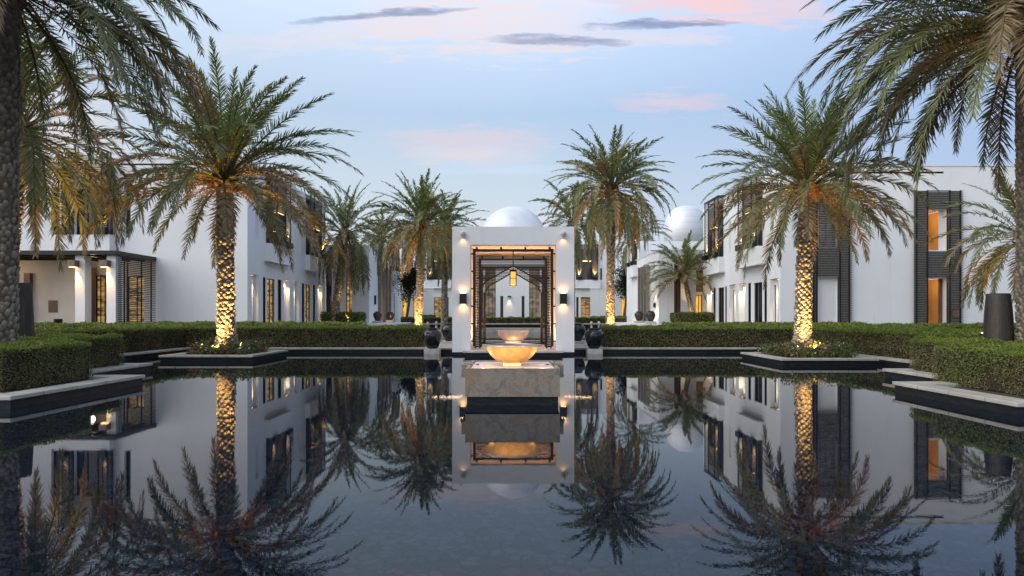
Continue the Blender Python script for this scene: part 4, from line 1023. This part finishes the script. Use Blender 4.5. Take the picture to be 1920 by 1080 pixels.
def palm(label, base, top, rad, frond_len, nf=64, nleaf=46, seed=1, wid=.042, e_hi=84, e_lo=-38, droop=(50, 95), lights=(), scale_n=8, lmax=.50, hue=0.0, lean=None, azr=None, group='date palms', bark=(.42, .36, .27), prot=1.0):
    r = np.random.default_rng(seed)
    bx, by, bz = base; tx, ty, tz = top
    t = thing('palm_tree', label, 'palm tree', base, group)
    # trunk
    n = scale_n; hrow = rad*.34
    H = tz-bz; rows = int(H/hrow)
    V, Fq, Ft, C = [], [], [], []
    def ctr(f): 
        b_ = math.sin(f*PI)*(lean or 0)
        return np.array([bx+(tx-bx)*f + b_, by+(ty-by)*f, bz+H*f])
    rf_ = lambda f: rad*(np.interp(f, [0, .05, .10, .5, .9, 1], [1.42, 1.22, 1.02, .93, .85, 1.05]))
    m = 18; K = 26; core = []
    for k in range(K+1):
        f = k/K; c_ = ctr(f); rr = rf_(f)*.93
        core += [[c_[0]+rr*math.cos(2*PI*a/m), c_[1]+rr*math.sin(2*PI*a/m), c_[2]] for a in range(m)]
    V.append(np.array(core)); q = []
    for k in range(K):
        for a in range(m): i = k*m+a; j_ = k*m+(a+1) % m; q.append((i, j_, j_+m, i+m))
    Fq.append(np.array(q)); C.append(np.tile([.13, .10, .072], (len(core), 1)))
    nv = len(core)
    for k in range(rows):
        f = (k+.2)/rows; c_ = ctr(f); rr = rf_(f)
        for a in range(n):
            th = 2*PI*(a + .5*(k % 2))/n + r.normal(0, .09) + .05*k
            dth = PI/n*.98; h = hrow*r.uniform(1.15, 1.8); pr_ = rad*r.uniform(.08, .24)*prot; dth *= r.uniform(.8, 1.12)
            if prot > .9 and .62 < f < .72: pr_ *= 1.7
            if r.random() < .05: continue
            if f > .8: pr_ *= .7
            z = c_[2] + r.normal(0, hrow*.2)
            def pt(dt, dr, dz_): return (c_[0]+(rr+dr)*math.cos(th+dt), c_[1]+(rr+dr)*math.sin(th+dt), z+dz_)
            v = [pt(0, -.04*rad, 0), pt(-dth, -.03*rad, h*.45), pt(dth, -.03*rad, h*.45), pt(-dth*.62, pr_*.8, h*.88), pt(0, pr_*1.1, h), pt(dth*.62, pr_*.8, h*.88), pt(0, -.10*rad, h*1.05), pt(0, pr_*.75, h*.45)]
            V.append(np.array(v))
            Ft.append(np.array([[0,7,1],[0,2,7],[1,7,3],[7,2,5],[3,7,4],[7,5,4],[3,4,6],[4,5,6],[1,3,6],[5,2,6]])+nv)
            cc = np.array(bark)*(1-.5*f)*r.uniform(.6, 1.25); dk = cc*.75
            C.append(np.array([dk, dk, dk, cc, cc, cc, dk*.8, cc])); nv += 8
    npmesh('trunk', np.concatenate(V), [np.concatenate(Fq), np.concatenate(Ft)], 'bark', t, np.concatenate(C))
    # leaf bases below the crown
    bb = MB(); 
    V, Fq, Ft, C = [], [], [], []; nv = 0
    org0 = np.array([tx, ty, tz])
    for k in range(34):
        az = k*2.39996; e = R(r.uniform(25, 75)); ln_ = rad*r.uniform(1.0, 2.1); d = np.array([math.cos(e)*math.cos(az), math.cos(e)*math.sin(az), math.sin(e)])
        o_ = org0 + np.array([math.cos(az)*rad*.7, math.sin(az)*rad*.7, r.uniform(-.45, .15)*1.0]); sd_ = np.array([-math.sin(az), math.cos(az), 0])
        w0, w1 = rad*.32, rad*.14; up2 = np.cross(sd_, d)*-.06*1
        V.append(np.array([o_-sd_*w0, o_+sd_*w0, o_+d*ln_+sd_*w1, o_+d*ln_-sd_*w1, o_-sd_*w0*.6+up2, o_+sd_*w0*.6+up2, o_+d*ln_+sd_*w1+up2, o_+d*ln_-sd_*w1+up2]))
        Fq.append(np.array([[0,1,2,3],[4,7,6,5],[0,4,5,1],[1,5,6,2],[2,6,7,3],[3,7,4,0]])+nv); nv += 8
        C.append(np.tile(np.array([.30, .17, .07])*r.uniform(.5, 1.1), (8, 1)))
    npmesh('leaf_bases', np.concatenate(V), [np.concatenate(Fq)], 'bark', t, np.concatenate(C))
    if nf >= 90:
        fs = MB()
        for k in range(16):
            az = r.uniform(0, 2*PI); L0 = r.uniform(.7, 1.25); e_ = R(r.uniform(5, 45)); pts = []
            q_ = org0 + np.array([math.cos(az)*rad*.5, math.sin(az)*rad*.5, .1])
            for m_ in range(7):
                pts.append(tuple(q_)); q_ = q_ + np.array([math.cos(e_)*math.cos(az), math.cos(e_)*math.sin(az), math.sin(e_)])*L0/6; e_ -= R(15)
            fs.tube(pts, [.022, .02, .018, .016, .014, .012, .01], 5)
            for m_ in range(14):
                a0 = np.array(pts[-2]) ; d_ = r.normal(0, 1, 3)*[.10, .10, .05]
                fs.tube([tuple(a0), tuple(a0+d_+[0,0,-.12]), tuple(a0+d_*1.4+[0,0,-.34])], .006, 3)
        fs.build('fruit_stalks', 'stalk', t)
    V, Fq, Ft, C = [], [], [], []; nv = 0
    for i in range(nf):
        a = i/(nf-1)               # 0 young (top) .. 1 old (bottom)
        az = i*2.39996 + r.normal(0, .12)
        if azr and a > .3:      # keep the heavy lower fronds to a sector
            pass
        e0 = R(e_hi + (e_lo-e_hi)*a**.85 + r.normal(0, 6))
        L_ = frond_len*(.92 + .12*min(1, a*2.2))*r.uniform(.88, 1.08)
        dr = R(droop[0] + (droop[1]-droop[0])*min(1, a*1.6) + r.normal(0, 9))
        if a > .8: dr *= .75
        gcol = np.array([.150, .185, .052])*(1-a) + np.array([.175, .180, .085])*a
        if r.random() < .12*a*3: gcol = np.array([.26, .19, .10])
        gcol = gcol*r.uniform(.8, 1.2)
        bc = np.array([.16, .14, .06])*(1-a*.3)
        o_ = org0 + np.array([math.cos(az)*rad*.45, math.sin(az)*rad*.45, .25*(1-a)+.05])
        v, fq, ft, c_ = frond_arrays(L_, e0, az, dr, nleaf, lmax*r.uniform(.85, 1.1), wid, r, gcol, bc, o_, twist=r.normal(0, .18))
        V.append(v); Fq.append(fq+nv); Ft.append(ft+nv); C.append(c_); nv += len(v)
    npmesh('crown', np.concatenate(V), [np.concatenate(Fq), np.concatenate(Ft)], 'frond', t, np.concatenate(C))
    return t
def uplight(label, x_, y_, z_, target, power, ang=55, group='garden uplights at the palm trunks', col_=(1.0, .56, .17), size=.06):
    t = thing('garden_uplight', label, 'spotlight', (x_, y_, z_), group)
    d = (Vector(target)-Vector((x_, y_, z_+.16))).normalized()
    p0_ = Vector((x_, y_, z_+.10)); 
    MB().tube([p0_ - d*.05, p0_ + d*.10], [.05, .06], 12).build('housing', 'dark', t)
    MB().tube([(x_, y_, z_-.02), (x_, y_, z_+.10)], .012, 6).build('spike', 'dark', t)
    MB().tube([p0_ + d*.101, p0_ + d*.106], .045, 12).build('lens', 'hotglow', t)
    spot(t, p0_ + d*.12, target, power, ang, .7, size, col_)
    return t

# island palms
palm('tall uplit date palm on the left pool island', (-10.65, 23.9, .2), (-10.75, 23.9, 6.5), .30, 4.9, 104, 74, 11, .046, droop=(35, 84), e_lo=-14, lmax=.56)
palm('uplit date palm on the right pool island', (10.2, 22.5, .2), (10.35, 22.5, 5.9), .26, 3.8, 96, 66, 23, .042, droop=(26, 80), e_lo=-22, lmax=.50)
# near palms, crowns partly out of the frame
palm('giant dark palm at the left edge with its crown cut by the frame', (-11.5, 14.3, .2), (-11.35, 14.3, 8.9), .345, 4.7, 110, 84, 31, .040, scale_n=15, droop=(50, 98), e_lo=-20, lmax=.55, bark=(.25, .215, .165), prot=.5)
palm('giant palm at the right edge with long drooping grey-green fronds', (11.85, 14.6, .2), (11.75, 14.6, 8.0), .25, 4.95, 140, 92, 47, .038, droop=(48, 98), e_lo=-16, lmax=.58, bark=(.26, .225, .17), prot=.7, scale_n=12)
palm('orange-lit palm half hidden behind the giant left palm', (-16.5, 20.6, .2), (-15.9, 20.6, 7.4), .28, 4.6, 84, 60, 5, .050, droop=(55, 100), lmax=.55)
palm('small pale palm behind the giant right palm trunk', (21.3, 26.5, .2), (21.3, 26.5, 4.6), .26, 3.6, 64, 48, 61, .050, droop=(40, 95))
# mid palms
palm('uplit palm standing just left of the pavilion', (-5.85, 40, .15), (-5.65, 40, 7.0), .23, 3.6, 92, 44, 71, .065, droop=(36, 95), e_lo=-30)
palm('uplit palm standing just right of the pavilion', (5.8, 38, .15), (5.9, 38, 8.9), .23, 4.1, 110, 48, 83, .065, droop=(40, 100), e_lo=-42)
palm('slightly leaning palm in front of the left entrance block', (-14.3, 51.4, .9), (-13.4, 51.4, 8.0), .31, 4.6, 80, 40, 97, .08, droop=(35, 105), e_lo=-55)
palm('small bushy palm in front of the right entrance block', (14.0, 49.0, .9), (13.2, 49.0, 4.5), .18, 3.5, 60, 38, 101, .07, droop=(45, 84), e_lo=-12)
palm('palm between the pavilion and the left uplit palm', (-5.0, 47, .2), (-4.9, 47, 7.6), .22, 3.5, 70, 34, 113, .08, droop=(55, 110), e_lo=-55)
palm('palm peeping out behind the right side of the pavilion', (4.7, 50, .2), (4.7, 50, 8.8), .22, 3.8, 70, 34, 127, .08, droop=(55, 110), e_lo=-55)
palm('palm rising above the left rear villa', (-12.6, 60, .9), (-12.2, 60, 8.6), .24, 3.6, 60, 30, 131, .09, droop=(50, 105), e_lo=-50)
palm('palm rising above the steps of the right entrance block', (12.6, 64.5, .9), (12.4, 64.5, 9.4), .24, 3.8, 60, 30, 139, .09, droop=(50, 110), e_lo=-55)

# uplights
uplight('garden uplight in front of the left island palm trunk', -10.55, 22.75, .22, (-10.68, 23.85, 2.6), 650, 110)
uplight('garden uplight right of the left island palm trunk', -9.85, 23.2, .22, (-10.7, 24.0, 6.5), 1500, 44)
uplight('garden uplight left of the left island palm trunk', -11.5, 23.6, .22, (-10.8, 24.0, 6.7), 1200, 44)
uplight('garden uplight in front of the right island palm trunk', 10.1, 21.15, .22, (10.2, 22.4, 2.8), 700, 110)
uplight('garden uplight left of the right island palm trunk', 9.5, 21.4, .22, (10.3, 22.5, 6.2), 1300, 46)
uplight('garden uplight behind the giant right palm trunk', 11.45, 15.6, .98, (11.62, 14.8, 3.0), 350, 70)
uplight('garden uplight at the foot of the half hidden left palm', -15.0, 19.9, 1.0, (-15.6, 20.6, 7.4), 1300, 90)
uplight('garden uplight at the foot of the small pale right palm', 20.7, 25.4, .2, (21.2, 26.4, 4.6), 700, 90)
uplight('garden uplight at the foot of the palm left of the pavilion', -6.0, 38.8, .2, (-5.8, 39.8, 2.4), 900, 80)
uplight('garden uplight at the foot of the palm right of the pavilion', 6.0, 36.8, .2, (5.85, 37.8, 2.6), 950, 80)
uplight('second garden uplight aimed at the crown of the palm right of the pavilion', 5.0, 37.3, .2, (5.9, 38, 8.9), 1500, 50)
uplight('second garden uplight aimed at the crown of the palm left of the pavilion', -5.0, 39.3, .2, (-5.7, 40, 7.2), 900, 55)
uplight('garden uplight at the foot of the small bushy right palm', 13.6, 48.4, 1.0, (13.7, 49, 4.4), 160, 60)
uplight('garden uplight at the foot of the leaning left palm', -13.0, 50.8, 1.0, (-13.6, 51.4, 8.5), 350, 60)

# dark leafy trees
def leafy(label, x_, y_, zb, h, rw, seed):
    r = np.random.default_rng(seed)
    t = thing('leafy_tree', label, 'tree', (x_, y_, zb), 'dark round-leaved trees')
    tb = MB(); tb.tube([(x_-.5, y_, zb), (x_-.2, y_, zb+h*.25), (x_, y_, zb+h*.5)], [.16, .12, .08], 8)
    cl = []
    for k in range(26):
        d = r.normal(0, 1, 3); d /= np.linalg.norm(d); q = np.array([x_, y_, zb+h*.64]) + d*np.array([rw*.75, rw*.75, h*.30])*r.uniform(.3, 1)
        cl.append(q); tb.tube([(x_-.1, y_, zb+h*.35), tuple(q)], [.05, .015], 5)
    tb.build('trunk', 'wood', t)
    P_ = np.concatenate([q + r.normal(0, .38, (260, 3)) for q in cl])
    cc = np.array([.020, .034, .014])[None]*(.4+1.1*r.random((len(P_), 1)))
    V, Fc, C = leaf_cloud(P_, np.tile([0,-.2,.8], (len(P_),1)), .10, cc, 1.2)
    npmesh('crown', V, [Fc], 'leaf', t, C)
leafy('dark leafy tree between the right entrance block and the main building', 12.0, 66.5, .86, 7.2, 1.5, 3)
leafy('dark leafy tree between the left rear villa and the main building', -10.2, 64.5, .86, 7.4, 2.0, 9)
